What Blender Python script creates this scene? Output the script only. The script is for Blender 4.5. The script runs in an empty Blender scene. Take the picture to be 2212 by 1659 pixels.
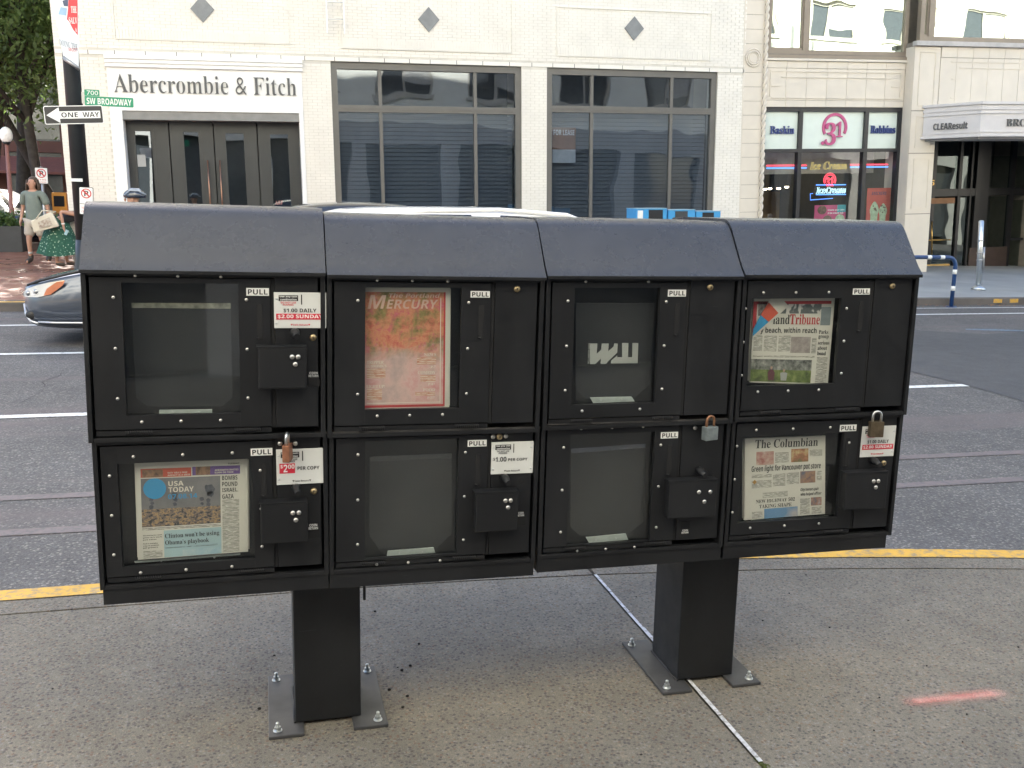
import bpy, bmesh, math, random
import numpy as np
from mathutils import Vector, Matrix, noise
random.seed(7)
rad = math.radians
SC = bpy.context.scene
COL = SC.collection

# ------------------------------------------------------------------ camera, sky, sun, exposure
CAM = np.array([0.44978, -2.62373, 1.58083])
YAW, PITCH, ROLL = rad(14.4804), rad(10.59835), rad(1.19099)
FPX = 2086.97                      # focal length in units where the picture is 2212 wide
_f = np.array([math.sin(YAW)*math.cos(PITCH), math.cos(YAW)*math.cos(PITCH), -math.sin(PITCH)])
_r0 = np.array([math.cos(YAW), -math.sin(YAW), 0.0]); _u0 = np.cross(_r0, _f)
_r = math.cos(ROLL)*_r0 + math.sin(ROLL)*_u0; _u = -math.sin(ROLL)*_r0 + math.cos(ROLL)*_u0
cd = bpy.data.cameras.new('camera'); cam = bpy.data.objects.new('camera', cd); COL.objects.link(cam)
cd.sensor_width = 36.0; cd.lens = 36.0*FPX/2212.0; cd.clip_start = 0.05; cd.clip_end = 3000
cam.matrix_world = Matrix(((_r[0], _u[0], -_f[0], CAM[0]), (_r[1], _u[1], -_f[1], CAM[1]), (_r[2], _u[2], -_f[2], CAM[2]), (0, 0, 0, 1)))
SC.camera = cam

SUN_EL, SUN_AZ = rad(38.5), rad(1.0)      # sun beyond the store, a touch to the left
w = bpy.data.worlds.new("World"); SC.world = w; w.use_nodes = True
nt = w.node_tree; bg = nt.nodes['Background']
sky = nt.nodes.new('ShaderNodeTexSky'); sky.sky_type = 'NISHITA'; sky.sun_disc = False
sky.sun_elevation = SUN_EL; sky.sun_rotation = -SUN_AZ; sky.dust_density = 2.0; sky.ozone_density = 1.0
nt.links.new(sky.outputs[0], bg.inputs[0]); bg.inputs[1].default_value = 0.115
sl = bpy.data.lights.new('sun', 'SUN'); sl.energy = 5.0; sl.angle = rad(0.5); sl.color = (1.0, 0.95, 0.86)
so = bpy.data.objects.new('sun', sl); COL.objects.link(so); so.location = (0, 60, 60)
so.rotation_euler = Vector((-math.sin(SUN_AZ)*math.cos(SUN_EL), math.cos(SUN_AZ)*math.cos(SUN_EL), math.sin(SUN_EL))).to_track_quat('Z', 'Y').to_euler()
SC.view_settings.view_transform = 'Standard'; SC.view_settings.look = 'None'
SC.view_settings.gamma = 1.0; SC.view_settings.use_curve_mapping = False
SC.view_settings.exposure = 2.35

# ------------------------------------------------------------------ where a point of the photograph lies on a real plane
def ray(x, y): return _f*FPX + _r*(x-1106) - _u*(y-829.5)
def on_ground(x, y, z=0.0): d = ray(x, y); return CAM + (z-CAM[2])/d[2]*d
def on_wall(x, y, Y): d = ray(x, y); return CAM + (Y-CAM[1])/d[1]*d
TILT_A, TILT_B = rad(1.5), rad(2.2)       # the street falls to the right, the buildings stand plumb
def loc(x, y, Y, t):
    q = on_wall(x, y, Y); return (q[0]*math.cos(t)+q[2]*math.sin(t), -q[0]*math.sin(t)+q[2]*math.cos(t))

# ------------------------------------------------------------------ mesh helpers
def ccw(p):
    a = sum(p[i][0]*p[(i+1) % len(p)][1]-p[(i+1) % len(p)][0]*p[i][1] for i in range(len(p)))
    return list(p) if a > 0 else list(p)[::-1]
class MB:
    def __init__(s): s.v = []; s.f = []; s.m = []; s.smooth = []
    def add(s, vs, fs, m=0, sm=False):
        o = len(s.v); s.v += [tuple(map(float, p)) for p in vs]
        for f in fs: s.f.append([o+i for i in f]); s.m.append(m); s.smooth.append(sm)
        return s
    def box(s, x0, x1, y0, y1, z0, z1, m=0):
        return s.add([(x0,y0,z0),(x1,y0,z0),(x1,y1,z0),(x0,y1,z0),(x0,y0,z1),(x1,y0,z1),(x1,y1,z1),(x0,y1,z1)],
                     [(0,3,2,1),(4,5,6,7),(0,1,5,4),(1,2,6,5),(2,3,7,6),(3,0,4,7)], m)
    def quad(s, a, b, c, d, m=0): return s.add([a,b,c,d], [(0,1,2,3)], m)
    def prism_y(s, poly, y0, y1, m=0):      # poly of (x,z) counter-clockwise seen from -y
        n = len(poly); poly = ccw(poly)
        vs = [(x,y0,z) for x,z in poly]+[(x,y1,z) for x,z in poly]
        return s.add(vs, [tuple(range(n)), tuple(range(2*n-1, n-1, -1))]+[((i+1)%n, i, n+i, n+(i+1)%n) for i in range(n)], m)
    def prism_x(s, poly, x0, x1, m=0, sm=False):   # poly of (y,z)
        n = len(poly); poly = ccw(poly)
        vs = [(x0,y,z) for y,z in poly]+[(x1,y,z) for y,z in poly]
        s.add(vs, [tuple(range(n-1,-1,-1)), tuple(range(n, 2*n))], m)
        o = len(s.v)-2*n
        for i in range(n): s.f.append([o+i, o+(i+1)%n, o+n+(i+1)%n, o+n+i]); s.m.append(m); s.smooth.append(sm)
        return s
    def prism_z(s, poly, z0, z1, m=0):
        n = len(poly); poly = ccw(poly)
        vs = [(x,y,z0) for x,y in poly]+[(x,y,z1) for x,y in poly]
        return s.add(vs, [tuple(range(n-1,-1,-1)), tuple(range(n, 2*n))]+[(i, (i+1)%n, n+(i+1)%n, n+i) for i in range(n)], m)
    def tube(s, pts, r, n=8, m=0, caps=True):
        pts = [Vector(p) for p in pts]; rs = r if isinstance(r, (list, tuple)) else [r]*len(pts)
        rings = []; up = None
        for i, p in enumerate(pts):
            d = (pts[min(i+1, len(pts)-1)]-pts[max(i-1, 0)]).normalized()
            if up is None: up = d.orthogonal().normalized()
            up = (up - d*up.dot(d)); up = up.normalized() if up.length > 1e-6 else d.orthogonal().normalized()
            q = d.cross(up)
            rings.append([p+(up*math.cos(a)+q*math.sin(a))*rs[i] for a in [2*math.pi*k/n for k in range(n)]])
        vs = [v for ring in rings for v in ring]
        fs = [(i*n+k, i*n+(k+1)%n, (i+1)*n+(k+1)%n, (i+1)*n+k) for i in range(len(pts)-1) for k in range(n)]
        s.add(vs, fs, m, True)
        if caps:
            o = len(s.v)-len(vs); e = o+(len(pts)-1)*n
            s.f.append([o+k for k in range(n-1,-1,-1)]); s.m.append(m); s.smooth.append(False)
            s.f.append([e+k for k in range(n)]); s.m.append(m); s.smooth.append(False)
        return s
    def ball(s, c, r, m=0, nu=10, nv=6, zmin=-1.0):
        rx, ry, rz = r if isinstance(r, (tuple, list)) else (r, r, r)
        vs = []; fs = []
        for j in range(nv+1):
            t = math.pi*j/nv
            z = max(math.cos(t), zmin)
            for k in range(nu):
                a = 2*math.pi*k/nu; vs.append((c[0]+rx*math.sin(t)*math.cos(a), c[1]+ry*math.sin(t)*math.sin(a), c[2]+rz*z))
        for j in range(nv):
            for k in range(nu): fs.append((j*nu+k, (j+1)*nu+k, (j+1)*nu+(k+1)%nu, j*nu+(k+1)%nu))
        return s.add(vs, fs, m, True)
    def mesh(s, name, mats, bevel=0.0, weld=False):
        me = bpy.data.meshes.new(name); me.from_pydata(s.v, [], s.f); me.update()
        for m in (mats if isinstance(mats, (list, tuple)) else [mats]): me.materials.append(m)
        me.polygons.foreach_set('material_index', s.m); me.polygons.foreach_set('use_smooth', s.smooth)
        if bevel or weld:
            bm = bmesh.new(); bm.from_mesh(me)
            if weld: bmesh.ops.remove_doubles(bm, verts=bm.verts, dist=1e-4)
            if bevel:
                es = [e for e in bm.edges if len(e.link_faces) == 2 and e.calc_face_angle(0) > 0.6]
                bmesh.ops.bevel(bm, geom=es, offset=bevel, segments=2, affect='EDGES', profile=0.6)
            bm.to_mesh(me); bm.free()
        return me
    def build(s, name, mats, parent=None, bevel=0.0, weld=False): return link(name, s.mesh(name, mats, bevel, weld), parent)

def link(name, data, parent=None):
    o = bpy.data.objects.new(name, data); COL.objects.link(o)
    if parent is not None: o.parent = parent
    return o
def thing(name, label, cat, at=(0,0,0), rot=(0,0,0), group=None):
    o = link(name, None); o.location = at; o.rotation_euler = rot; o['label'] = label; o['category'] = cat
    if group: o['group'] = group
    return o
def tag(o, label, cat, group=None):
    o['label'] = label; o['category'] = cat
    if group: o['group'] = group
    return o
def structure(o): o['kind'] = 'structure'; return o
def stuff(o): o['kind'] = 'stuff'; return o
def box(name, b, mat, parent=None, bevel=0.0): return MB().box(*b).build(name, mat, parent, bevel)

# ------------------------------------------------------------------ lettering
def styled(t, style):
    if style == 'plain': return t
    U, L, D = {'serif': (0x1D400,0x1D41A,0x1D7CE), 'sans': (0x1D5D4,0x1D5EE,0x1D7EC), 'italic': (0x1D468,0x1D482,0x1D7CE), 'slant': (0x1D63C,0x1D656,0x1D7EC), 'script': (0x1D4D0,0x1D4EA,0x1D7CE)}[style]
    o = ''
    for c in t:
        if 'A' <= c <= 'Z': o += chr(U+ord(c)-65)
        elif 'a' <= c <= 'z': o += chr(L+ord(c)-97)
        elif '0' <= c <= '9': o += chr(D+ord(c)-48)
        else: o += c
    return o
TXC = bpy.data.curves.new('lettering', 'FONT'); TXC.size = 1.0; TXO = bpy.data.objects.new('lettering', TXC)
def lettering(text, style, mat, x0, x1, z0, z1, y, parent, depth=0.0006, name='lettering', neon=0.0, shear=0.0, thin=0.0, slope=0.0, res=3, mirror=False):
    """Words fitted to the upright rectangle x0..x1, z0..z1, their faces towards -y at depth y."""
    c = TXC; c.resolution_u = res; c.shear = shear; c.offset = -thin
    if neon: c.fill_mode = 'NONE'; c.bevel_depth = neon; c.bevel_resolution = 1; c.extrude = 0.0
    else: c.fill_mode = 'BOTH'; c.bevel_depth = 0.0; c.extrude = 0.5
    if style == 'slant': style = 'sans'; c.shear = 0.22
    c.body = styled(text, style)
    me = bpy.data.meshes.new_from_object(TXO)
    n = len(me.vertices); co = np.empty(n*3); me.vertices.foreach_get('co', co); co = co.reshape(-1, 3)
    a, b = co[:, 0].min(), co[:, 0].max(); lo, hi = co[:, 1].min(), co[:, 1].max(); d0, d1 = co[:, 2].min(), co[:, 2].max()
    u = (co[:, 0]-a)/(b-a); 
    if mirror: u = 1-u
    out = np.empty_like(co)
    out[:, 0] = x0+u*(x1-x0); out[:, 2] = z0+(co[:, 1]-lo)/(hi-lo)*(z1-z0)+slope*u
    out[:, 1] = y-depth*(co[:, 2]-d0)/max(d1-d0, 1e-9)
    me.vertices.foreach_set('co', out.ravel()); me.update(); me.materials.clear(); me.materials.append(mat)
    me.name = name
    return link(name, me, parent)

# ------------------------------------------------------------------ materials
def new_mat(name):
    m = bpy.data.materials.new(name); m.use_nodes = True; return m, m.node_tree, m.node_tree.nodes['Principled BSDF']
def node(nt, kind, **kw):
    n = nt.nodes.new(kind)
    for k, v in kw.items(): setattr(n, k, v)
    return n
def coords(nt, world=False):
    if world: return node(nt, 'ShaderNodeNewGeometry').outputs['Position']
    return node(nt, 'ShaderNodeTexCoord').outputs['Object']
def ramp(nt, src, stops, interp='LINEAR'):
    r = node(nt, 'ShaderNodeValToRGB'); r.color_ramp.interpolation = interp
    e = r.color_ramp.elements
    while len(e) > len(stops): e.remove(e[-1])
    while len(e) < len(stops): e.new(0.5)
    for k, (p, c) in zip(e, stops): k.position = p; k.color = (*c, 1) if len(c) == 3 else c
    nt.links.new(src, r.inputs[0]); return r.outputs[0]
def noise_tex(nt, co, scale, detail=4, rough=0.55, stretch=None):
    n = node(nt, 'ShaderNodeTexNoise'); n.inputs['Scale'].default_value = scale; n.inputs['Detail'].default_value = detail; n.inputs['Roughness'].default_value = rough
    if stretch:
        mp = node(nt, 'ShaderNodeMapping'); mp.inputs['Scale'].default_value = stretch; nt.links.new(co, mp.inputs[0]); co = mp.outputs[0]
    nt.links.new(co, n.inputs['Vector']); return n.outputs['Fac']
def mixc(nt, fac, a, b, mode='MIX'):
    m = node(nt, 'ShaderNodeMix', data_type='RGBA', blend_type=mode)
    for s, i in ((fac, 0), (a, 6), (b, 7)):
        if hasattr(s, 'default_value') or hasattr(s, 'is_linked'): nt.links.new(s, m.inputs[i])
        else: m.inputs[i].default_value = s if i == 0 else (*s, 1)
    return m.outputs[2]
def bump(nt, bs, h, strength=0.3, dist=0.01):
    b = node(nt, 'ShaderNodeBump'); b.inputs['Strength'].default_value = strength; b.inputs['Distance'].default_value = dist
    nt.links.new(h, b.inputs['Height']); nt.links.new(b.outputs[0], bs.inputs['Normal'])
def plain(name, col, rough=0.6, metal=0.0, vary=0.12, scale=6.0, bmp=0.0, bscale=200.0, spec=0.5, coat=0.0, world=False):
    m, nt, bs = new_mat(name); co = coords(nt, world)
    f = noise_tex(nt, co, scale)
    dk = tuple(c*(1-vary) for c in col); lt = tuple(min(1, c*(1+vary)) for c in col)
    nt.links.new(ramp(nt, f, [(0.3, dk), (0.7, lt)]), bs.inputs['Base Color'])
    bs.inputs['Roughness'].default_value = rough; bs.inputs['Metallic'].default_value = metal
    bs.inputs['Specular IOR Level'].default_value = spec; bs.inputs['Coat Weight'].default_value = coat; bs.inputs['Coat Roughness'].default_value = 0.04
    if bmp: bump(nt, bs, noise_tex(nt, co, bscale, 2), bmp, 0.002)
    return m
def glow(name, col, strength):
    m, nt, bs = new_mat(name); bs.inputs['Base Color'].default_value = (*[c*0.6 for c in col], 1)
    bs.inputs['Emission Color'].default_value = (*col, 1); bs.inputs['Emission Strength'].default_value = strength; return m
def sheet_glass(name, tint=(1,1,1), mirror=0.12, rough=0.02, wavy=0.0, see=0.9, mist=0.0):
    """Clear pane: part seen through, part mirrored, growing towards grazing views."""
    m, nt, bs = new_mat(name); out = nt.nodes['Material Output']
    tr = node(nt, 'ShaderNodeBsdfTransparent'); tr.inputs[0].default_value = (*[see*t for t in tint], 1)
    gl = node(nt, 'ShaderNodeBsdfGlossy'); gl.inputs['Color'].default_value = (*tint, 1); gl.inputs['Roughness'].default_value = rough
    lw = node(nt, 'ShaderNodeLayerWeight'); pw = node(nt, 'ShaderNodeMath', operation='POWER'); nt.links.new(lw.outputs['Facing'], pw.inputs[0]); pw.inputs[1].default_value = 5.0
    ad = node(nt, 'ShaderNodeMath', operation='MULTIPLY_ADD', use_clamp=True); ad.inputs[1].default_value = 1-mirror; ad.inputs[2].default_value = mirror; nt.links.new(pw.outputs[0], ad.inputs[0])
    mx = node(nt, 'ShaderNodeMixShader'); nt.links.new(ad.outputs[0], mx.inputs[0]); nt.links.new(tr.outputs[0], mx.inputs[1]); nt.links.new(gl.outputs[0], mx.inputs[2])
    co = coords(nt)
    if wavy:
        b = node(nt, 'ShaderNodeBump'); b.inputs['Strength'].default_value = wavy; b.inputs['Distance'].default_value = 0.05
        nt.links.new(noise_tex(nt, co, 0.9, 1), b.inputs['Height']); nt.links.new(b.outputs[0], gl.inputs['Normal'])
    last = mx.outputs[0]
    if mist:
        df = node(nt, 'ShaderNodeBsdfDiffuse'); df.inputs[0].default_value = (0.55, 0.56, 0.56, 1)
        m2 = node(nt, 'ShaderNodeMixShader'); k = node(nt, 'ShaderNodeMath', operation='MULTIPLY'); k.inputs[1].default_value = mist
        nt.links.new(ramp(nt, noise_tex(nt, co, 7.0, 6, 0.7), [(0.3, (0.25,)*3), (0.75, (1,)*3)]), k.inputs[0])
        nt.links.new(k.outputs[0], m2.inputs[0]); nt.links.new(last, m2.inputs[1]); nt.links.new(df.outputs[0], m2.inputs[2]); last = m2.outputs[0]
    nt.links.new(last, out.inputs[0]); return m
def aggregate(name, base, pebbles, scale, pale=0.5, rough=0.85, bmp=0.5, blotch=0.25, stain=None):
    """Exposed aggregate or worn asphalt: stones of many colours in a binder, large blotches over it."""
    m, nt, bs = new_mat(name); co = coords(nt, True)
    v = node(nt, 'ShaderNodeTexVoronoi', feature='F1'); v.inputs['Scale'].default_value = scale; nt.links.new(co, v.inputs['Vector'])
    sep = node(nt, 'ShaderNodeSeparateColor'); nt.links.new(v.outputs['Color'], sep.inputs[0])
    n = len(pebbles)
    pc = ramp(nt, sep.outputs[0], [(i/n, c) for i, c in enumerate(pebbles)], 'CONSTANT')
    inside = ramp(nt, v.outputs['Distance'], [(0.25, (1,)*3), (0.62, (0,)*3)])
    pick = node(nt, 'ShaderNodeMath', operation='MULTIPLY'); nt.links.new(inside, pick.inputs[0]); pick.inputs[1].default_value = pale
    c = mixc(nt, pick.outputs[0], base, pc)
    fine = noise_tex(nt, co, scale*3.1, 3, 0.7); c = mixc(nt, 1.0, c, ramp(nt, fine, [(0.28, (0.48,)*3), (0.72, (1.45,)*3)]), 'MULTIPLY')
    big = noise_tex(nt, co, 0.7, 6, 0.62); c = mixc(nt, 1.0, c, ramp(nt, big, [(0.3, (1-blotch,)*3), (0.7, (1+blotch*0.6,)*3)]), 'MULTIPLY')
    mid = noise_tex(nt, co, 6.0, 5, 0.6); c = mixc(nt, 1.0, c, ramp(nt, mid, [(0.3, (0.88,)*3), (0.7, (1.1,)*3)]), 'MULTIPLY')
    if stain:
        c = mixc(nt, ramp(nt, noise_tex(nt, co, 1.1, 4, 0.6, stain[1]), [(0.52, (0,)*3), (0.66, (1,)*3)]), c, stain[0])
    nt.links.new(c, bs.inputs['Base Color']); bs.inputs['Roughness'].default_value = rough
    bs.inputs['Specular IOR Level'].default_value = 0.35
    h = node(nt, 'ShaderNodeMath', operation='ADD'); nt.links.new(inside, h.inputs[0]); nt.links.new(fine, h.inputs[1])
    bump(nt, bs, h.outputs[0], bmp, 0.004); return m
def worn_paint(name, col, under, wear=0.45, scale=40.0):
    m, nt, bs = new_mat(name); co = coords(nt, True)
    f = ramp(nt, noise_tex(nt, co, scale, 6, 0.75), [(wear-0.05, (1,)*3), (wear+0.12, (0,)*3)])
    c = mixc(nt, f, col, under); c = mixc(nt, 1.0, c, ramp(nt, noise_tex(nt, co, 3.0, 4), [(0.3, (0.85,)*3), (0.7, (1.05,)*3)]), 'MULTIPLY')
    nt.links.new(c, bs.inputs['Base Color']); bs.inputs['Roughness'].default_value = 0.7; return m
def print_lines(name, paper, ink, rows=260.0, dark=0.75, words=60.0):
    """Body type too small to read: rows of uneven grey words."""
    m, nt, bs = new_mat(name); co = coords(nt)
    sx = node(nt, 'ShaderNodeSeparateXYZ'); nt.links.new(co, sx.inputs[0])
    a = node(nt, 'ShaderNodeMath', operation='MULTIPLY'); nt.links.new(sx.outputs['Z'], a.inputs[0]); a.inputs[1].default_value = rows
    fr = node(nt, 'ShaderNodeMath', operation='FRACT'); nt.links.new(a.outputs[0], fr.inputs[0])
    row = ramp(nt, fr.outputs[0], [(0.0, (0,)*3), (0.12, (1,)*3), (0.55, (1,)*3), (0.7, (0,)*3)])
    wd = ramp(nt, noise_tex(nt, co, words, 2, 0.6, (1, 1, rows/words*1.7)), [(0.40, (0,)*3), (0.5, (1,)*3)])
    k = node(nt, 'ShaderNodeMath', operation='MULTIPLY'); nt.links.new(row, k.inputs[0]); nt.links.new(wd, k.inputs[1])
    k2 = node(nt, 'ShaderNodeMath', operation='MULTIPLY'); nt.links.new(k.outputs[0], k2.inputs[0]); k2.inputs[1].default_value = dark
    nt.links.new(mixc(nt, k2.outputs[0], paper, ink), bs.inputs['Base Color']); bs.inputs['Roughness'].default_value = 0.8; return m
def picture(name, stops, scale=14.0, detail=5, stretch=None, interp='LINEAR'):
    m, nt, bs = new_mat(name); co = coords(nt)
    nt.links.new(ramp(nt, noise_tex(nt, co, scale, detail, 0.65, stretch), stops, interp), bs.inputs['Base Color'])
    bs.inputs['Roughness'].default_value = 0.6; return m

def scuffed(name, col, rough, spec, dust, bmp, bscale, amt=1.0):
    m, nt, bs = new_mat(name); co = coords(nt, True)
    c = ramp(nt, noise_tex(nt, co, 7, 5, 0.6), [(0.3, tuple(k*0.8 for k in col)), (0.7, tuple(k*1.25 for k in col))])
    film = ramp(nt, noise_tex(nt, co, 5.0, 6, 0.68, (1, 1, 0.35)), [(0.46, (0,)*3), (0.80, (0.22*amt,)*3)]); c = mixc(nt, film, c, dust)
    scr = ramp(nt, noise_tex(nt, co, 30, 3, 0.5, (0.25, 1, 6)), [(0.735, (0,)*3), (0.765, (0.45*amt,)*3)]); c = mixc(nt, scr, c, dust)
    spk = ramp(nt, noise_tex(nt, co, 190, 2, 0.5), [(0.76, (0,)*3), (0.80, (0.8*amt,)*3)]); c = mixc(nt, spk, c, tuple(k*1.6 for k in dust))
    nt.links.new(c, bs.inputs['Base Color']); bs.inputs['Specular IOR Level'].default_value = spec
    nt.links.new(ramp(nt, noise_tex(nt, co, 9, 6, 0.7), [(0.3, (rough-0.06*amt,)*3), (0.7, (rough+0.12*amt,)*3)]), bs.inputs['Roughness'])
    bump(nt, bs, noise_tex(nt, co, bscale, 2), bmp, 0.002); return m
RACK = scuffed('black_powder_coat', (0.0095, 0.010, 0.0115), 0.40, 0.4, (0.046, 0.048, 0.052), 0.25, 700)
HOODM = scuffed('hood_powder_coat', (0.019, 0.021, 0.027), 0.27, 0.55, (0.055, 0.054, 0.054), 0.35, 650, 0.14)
DARK = plain('dark_void', (0.006, 0.006, 0.007), 0.8)
STEEL = plain('bright_screw_steel', (0.62, 0.60, 0.56), 0.28, 1.0, 0.1, 40)
ZINC = plain('zinc_plated_steel', (0.58, 0.60, 0.60), 0.33, 1.0, 0.15, 60)
ALU = plain('pale_bracket_metal', (0.50, 0.54, 0.52), 0.5, 0.3, 0.12, 30)
WHITE = plain('white_print', (0.74, 0.74, 0.72), 0.5, vary=0.05)
CARD = plain('price_card_enamel', (0.60, 0.61, 0.59), 0.45, vary=0.06, scale=12)
BLACK = plain('black_ink', (0.012, 0.012, 0.013), 0.55)
RED = plain('red_ink', (0.55, 0.022, 0.045), 0.5)
BRASS = plain('worn_brass', (0.42, 0.33, 0.19), 0.38, 1.0, 0.2, 50)
GREYLOCK = plain('dull_grey_zinc', (0.30, 0.34, 0.34), 0.45, 0.7, 0.2, 50)
COPPER = plain('reddish_laminated_brass', (0.30, 0.13, 0.075), 0.5, 0.55, 0.25, 60)
BRONZE = plain('tarnished_bronze', (0.13, 0.10, 0.065), 0.45, 0.6, 0.25, 60)
RUST = plain('rusty_shackle', (0.22, 0.11, 0.06), 0.55, 0.5, 0.35, 60)
ACETATE = sheet_glass('clear_acetate', (0.97, 1, 0.98), 0.075, 0.025, 0.12, 0.95, 0.016)
HOLDER = sheet_glass('misty_plastic_pocket', (0.97, 0.98, 1), 0.055, 0.10, 0.25, 0.85, 0.034)
PAPER = plain('newsprint', (0.55, 0.52, 0.465), 0.85, vary=0.06, scale=9)
TYPE = print_lines('newsprint_type', (0.54, 0.51, 0.455), (0.05, 0.05, 0.05))
# ------------------------------------------------------------------ ground, street, pavements
CONC = aggregate('exposed_aggregate_concrete', (0.172, 0.155, 0.127), [(0.11,0.10,0.088),(0.165,0.15,0.125),(0.06,0.058,0.057),(0.24,0.205,0.155),(0.125,0.11,0.095),(0.07,0.058,0.052),(0.21,0.20,0.18),(0.16,0.105,0.072)], 92, 0.85, 0.8, 0.3, 0.27)
ASPH = aggregate('worn_asphalt', (0.100, 0.096, 0.095), [(0.08,0.08,0.082),(0.20,0.19,0.18),(0.13,0.13,0.135),(0.06,0.06,0.062),(0.27,0.25,0.23),(0.12,0.116,0.112)], 60, 0.8, 0.8, 0.4, 0.22, stain=((0.125, 0.105, 0.106), (0.15, 1.2, 1)))
PATCHM = aggregate('fresh_asphalt', (0.078, 0.078, 0.082), [(0.07,)*3,(0.11,0.109,0.107),(0.05,)*3,(0.09,0.09,0.093)], 90, 0.7, 0.8, 0.2, 0.12)
FARCONC = plain('pale_pavement_concrete', (0.27, 0.28, 0.28), 0.8, vary=0.15, scale=0.8, world=True)
YEL = worn_paint('yellow_curb_paint', (0.60, 0.345, 0.045), (0.24, 0.20, 0.14), 0.41, 26)
ROADW = worn_paint('white_road_paint', (0.72, 0.73, 0.72), (0.11, 0.11, 0.11), 0.36, 22)
CURBM = plain('dark_curb_concrete', (0.105, 0.095, 0.09), 0.85, vary=0.3, scale=2.0, world=True)
ZR = -0.13
def curb(x): return 1.44 if x < 0.5 else 1.44-0.036*(x-0.5)**2 if x < 4.6 else 1.44-0.036*4.1**2-0.295*(x-4.6)
YF = 12.85
structure(MB().quad((-700,-700,-0.6),(700,-700,-0.6),(700,900,-0.6),(-700,900,-0.6)).build('ground', ASPH))
structure(box('street', (-120, 120, -2.5, 40, -0.5, ZR), ASPH))
# near pavement: slabs split by the joint, kerb strip in front
def slab(name, xs, y0, off, z0, z1, mat, top=None):
    b = MB(); n = len(xs)
    poly = [(x, y0) for x in xs[::-1]]+[(x, curb(x)-off) for x in xs]
    return b.prism_z(poly, z0, z1).build(name, mat, None, 0.006)
pav = structure(link('pavement', None))
xl = [-14, -9, -5, -2, -0.6, 0.2, 0.5, 0.9, 1.3, 1.802]; xr = [1.818, 2.2, 2.6, 3, 3.4, 3.8, 4.2, 4.6, 5.4, 6.6, 8.5]
for xs in (xl, xr):
    o = slab('paving_slab', xs, -6.3, 0.245, -0.5, 0, CONC); o.parent = pav
    MB().prism_z([(x, curb(x)-0.235) for x in xs]+[(x, curb(x)-0.004) for x in xs[::-1]], -0.5, -0.001).build('kerb_stone', CONC, pav)
MB().prism_z([(x, curb(x)-0.26) for x in xl+xr]+[(x, curb(x)-0.22) for x in (xl+xr)[::-1]], -0.5, -0.016).build('joint_filler', DARK, pav)
MB().box(1.795, 1.825, -6.3, 1.2, -0.5, -0.012).build('joint_filler', plain('joint_dirt', (0.05,0.045,0.035), 0.9, world=True), pav)
b = MB(); xs = xl+xr
for i in range(len(xs)-1):
    x0, x1 = xs[i], xs[i+1]
    b.quad((x0,curb(x0)-0.105,0.003),(x1,curb(x1)-0.105,0.003),(x1,curb(x1)+0.002,0.003),(x0,curb(x0)+0.002,0.003))
    b.quad((x0,curb(x0)+0.002,-0.12),(x1,curb(x1)+0.002,-0.12),(x1,curb(x1)+0.002,0.003),(x0,curb(x0)+0.002,0.003))
structure(b.build('yellow_curb_paint', YEL))
# faded white strip along the joint
b = MB(); y = 1.13
while y > -0.11:
    L = random.uniform(0.12, 0.34); wd = random.uniform(0.006, 0.009); k = random.uniform(-0.002, 0.002)
    if random.random() < 0.93: b.quad((1.81-wd+k,y-L,0.004),(1.81+wd+k,y-L,0.004),(1.81+wd+k,y,0.004),(1.81-wd+k,y,0.004))
    y -= L+random.uniform(0, 0.012)
structure(b.build('painted_joint_line', worn_paint('chalky_white_paint', (0.60,0.61,0.63), (0.2,0.19,0.17), 0.40, 60)))
# moss at the near end of the joint
b = MB()
for i in range(260):
    x, y = random.gauss(1.812, 0.007), random.uniform(-0.55, -0.30); s = random.uniform(0.002, 0.006)
    b.ball((x, y, -0.006+random.uniform(0, 0.005)), (s, s, s*0.7), 0, 5, 3)
stuff(b.build('moss', plain('joint_moss', (0.07, 0.085, 0.02), 0.95, vary=0.4, scale=60)))
# sprayed pink-red mark
m, nt_, bs = new_mat('sprayed_paint'); co = coords(nt_)
sx = node(nt_, 'ShaderNodeSeparateXYZ'); nt_.links.new(co, sx.inputs[0])
ab = node(nt_, 'ShaderNodeMath', operation='ABSOLUTE'); nt_.links.new(sx.outputs['Y'], ab.inputs[0])
edge = ramp(nt_, ab.outputs[0], [(0.006, (0.95,)*3), (0.018, (0.6,)*3), (0.034, (0.12,)*3), (0.055, (0,)*3)])
nz = ramp(nt_, noise_tex(nt_, co, 170, 5, 0.85), [(0.30, (0.15,)*3), (0.56, (1,)*3)])
ax = node(nt_, 'ShaderNodeMath', operation='ABSOLUTE'); nt_.links.new(sx.outputs['X'], ax.inputs[0]); ends = ramp(nt_, ax.outputs[0], [(0.14, (1,)*3), (0.205, (0,)*3)])
ke = node(nt_, 'ShaderNodeMath', operation='MULTIPLY'); nt_.links.new(nz, ke.inputs[0]); nt_.links.new(ends, ke.inputs[1]); nz = ke.outputs[0]
k = node(nt_, 'ShaderNodeMath', operation='MULTIPLY'); nt_.links.new(edge, k.inputs[0]); nt_.links.new(nz, k.inputs[1])
bs.inputs['Base Color'].default_value = (0.78, 0.30, 0.25, 1); bs.inputs['Roughness'].default_value = 0.75
nt_.links.new(ramp(nt_, noise_tex(nt_, co, 9, 3), [(0.35, (0.55,0.17,0.14)), (0.65, (0.66,0.40,0.34))]), bs.inputs['Base Color'])
k8 = node(nt_, 'ShaderNodeMath', operation='MULTIPLY'); nt_.links.new(k.outputs[0], k8.inputs[0]); k8.inputs[1].default_value = 0.82; nt_.links.new(k8.outputs[0], bs.inputs['Alpha'])
p0, p1 = on_ground(1968, 1518), on_ground(2158, 1499); d = p1-p0; L = float(np.hypot(d[0], d[1]))
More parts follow.
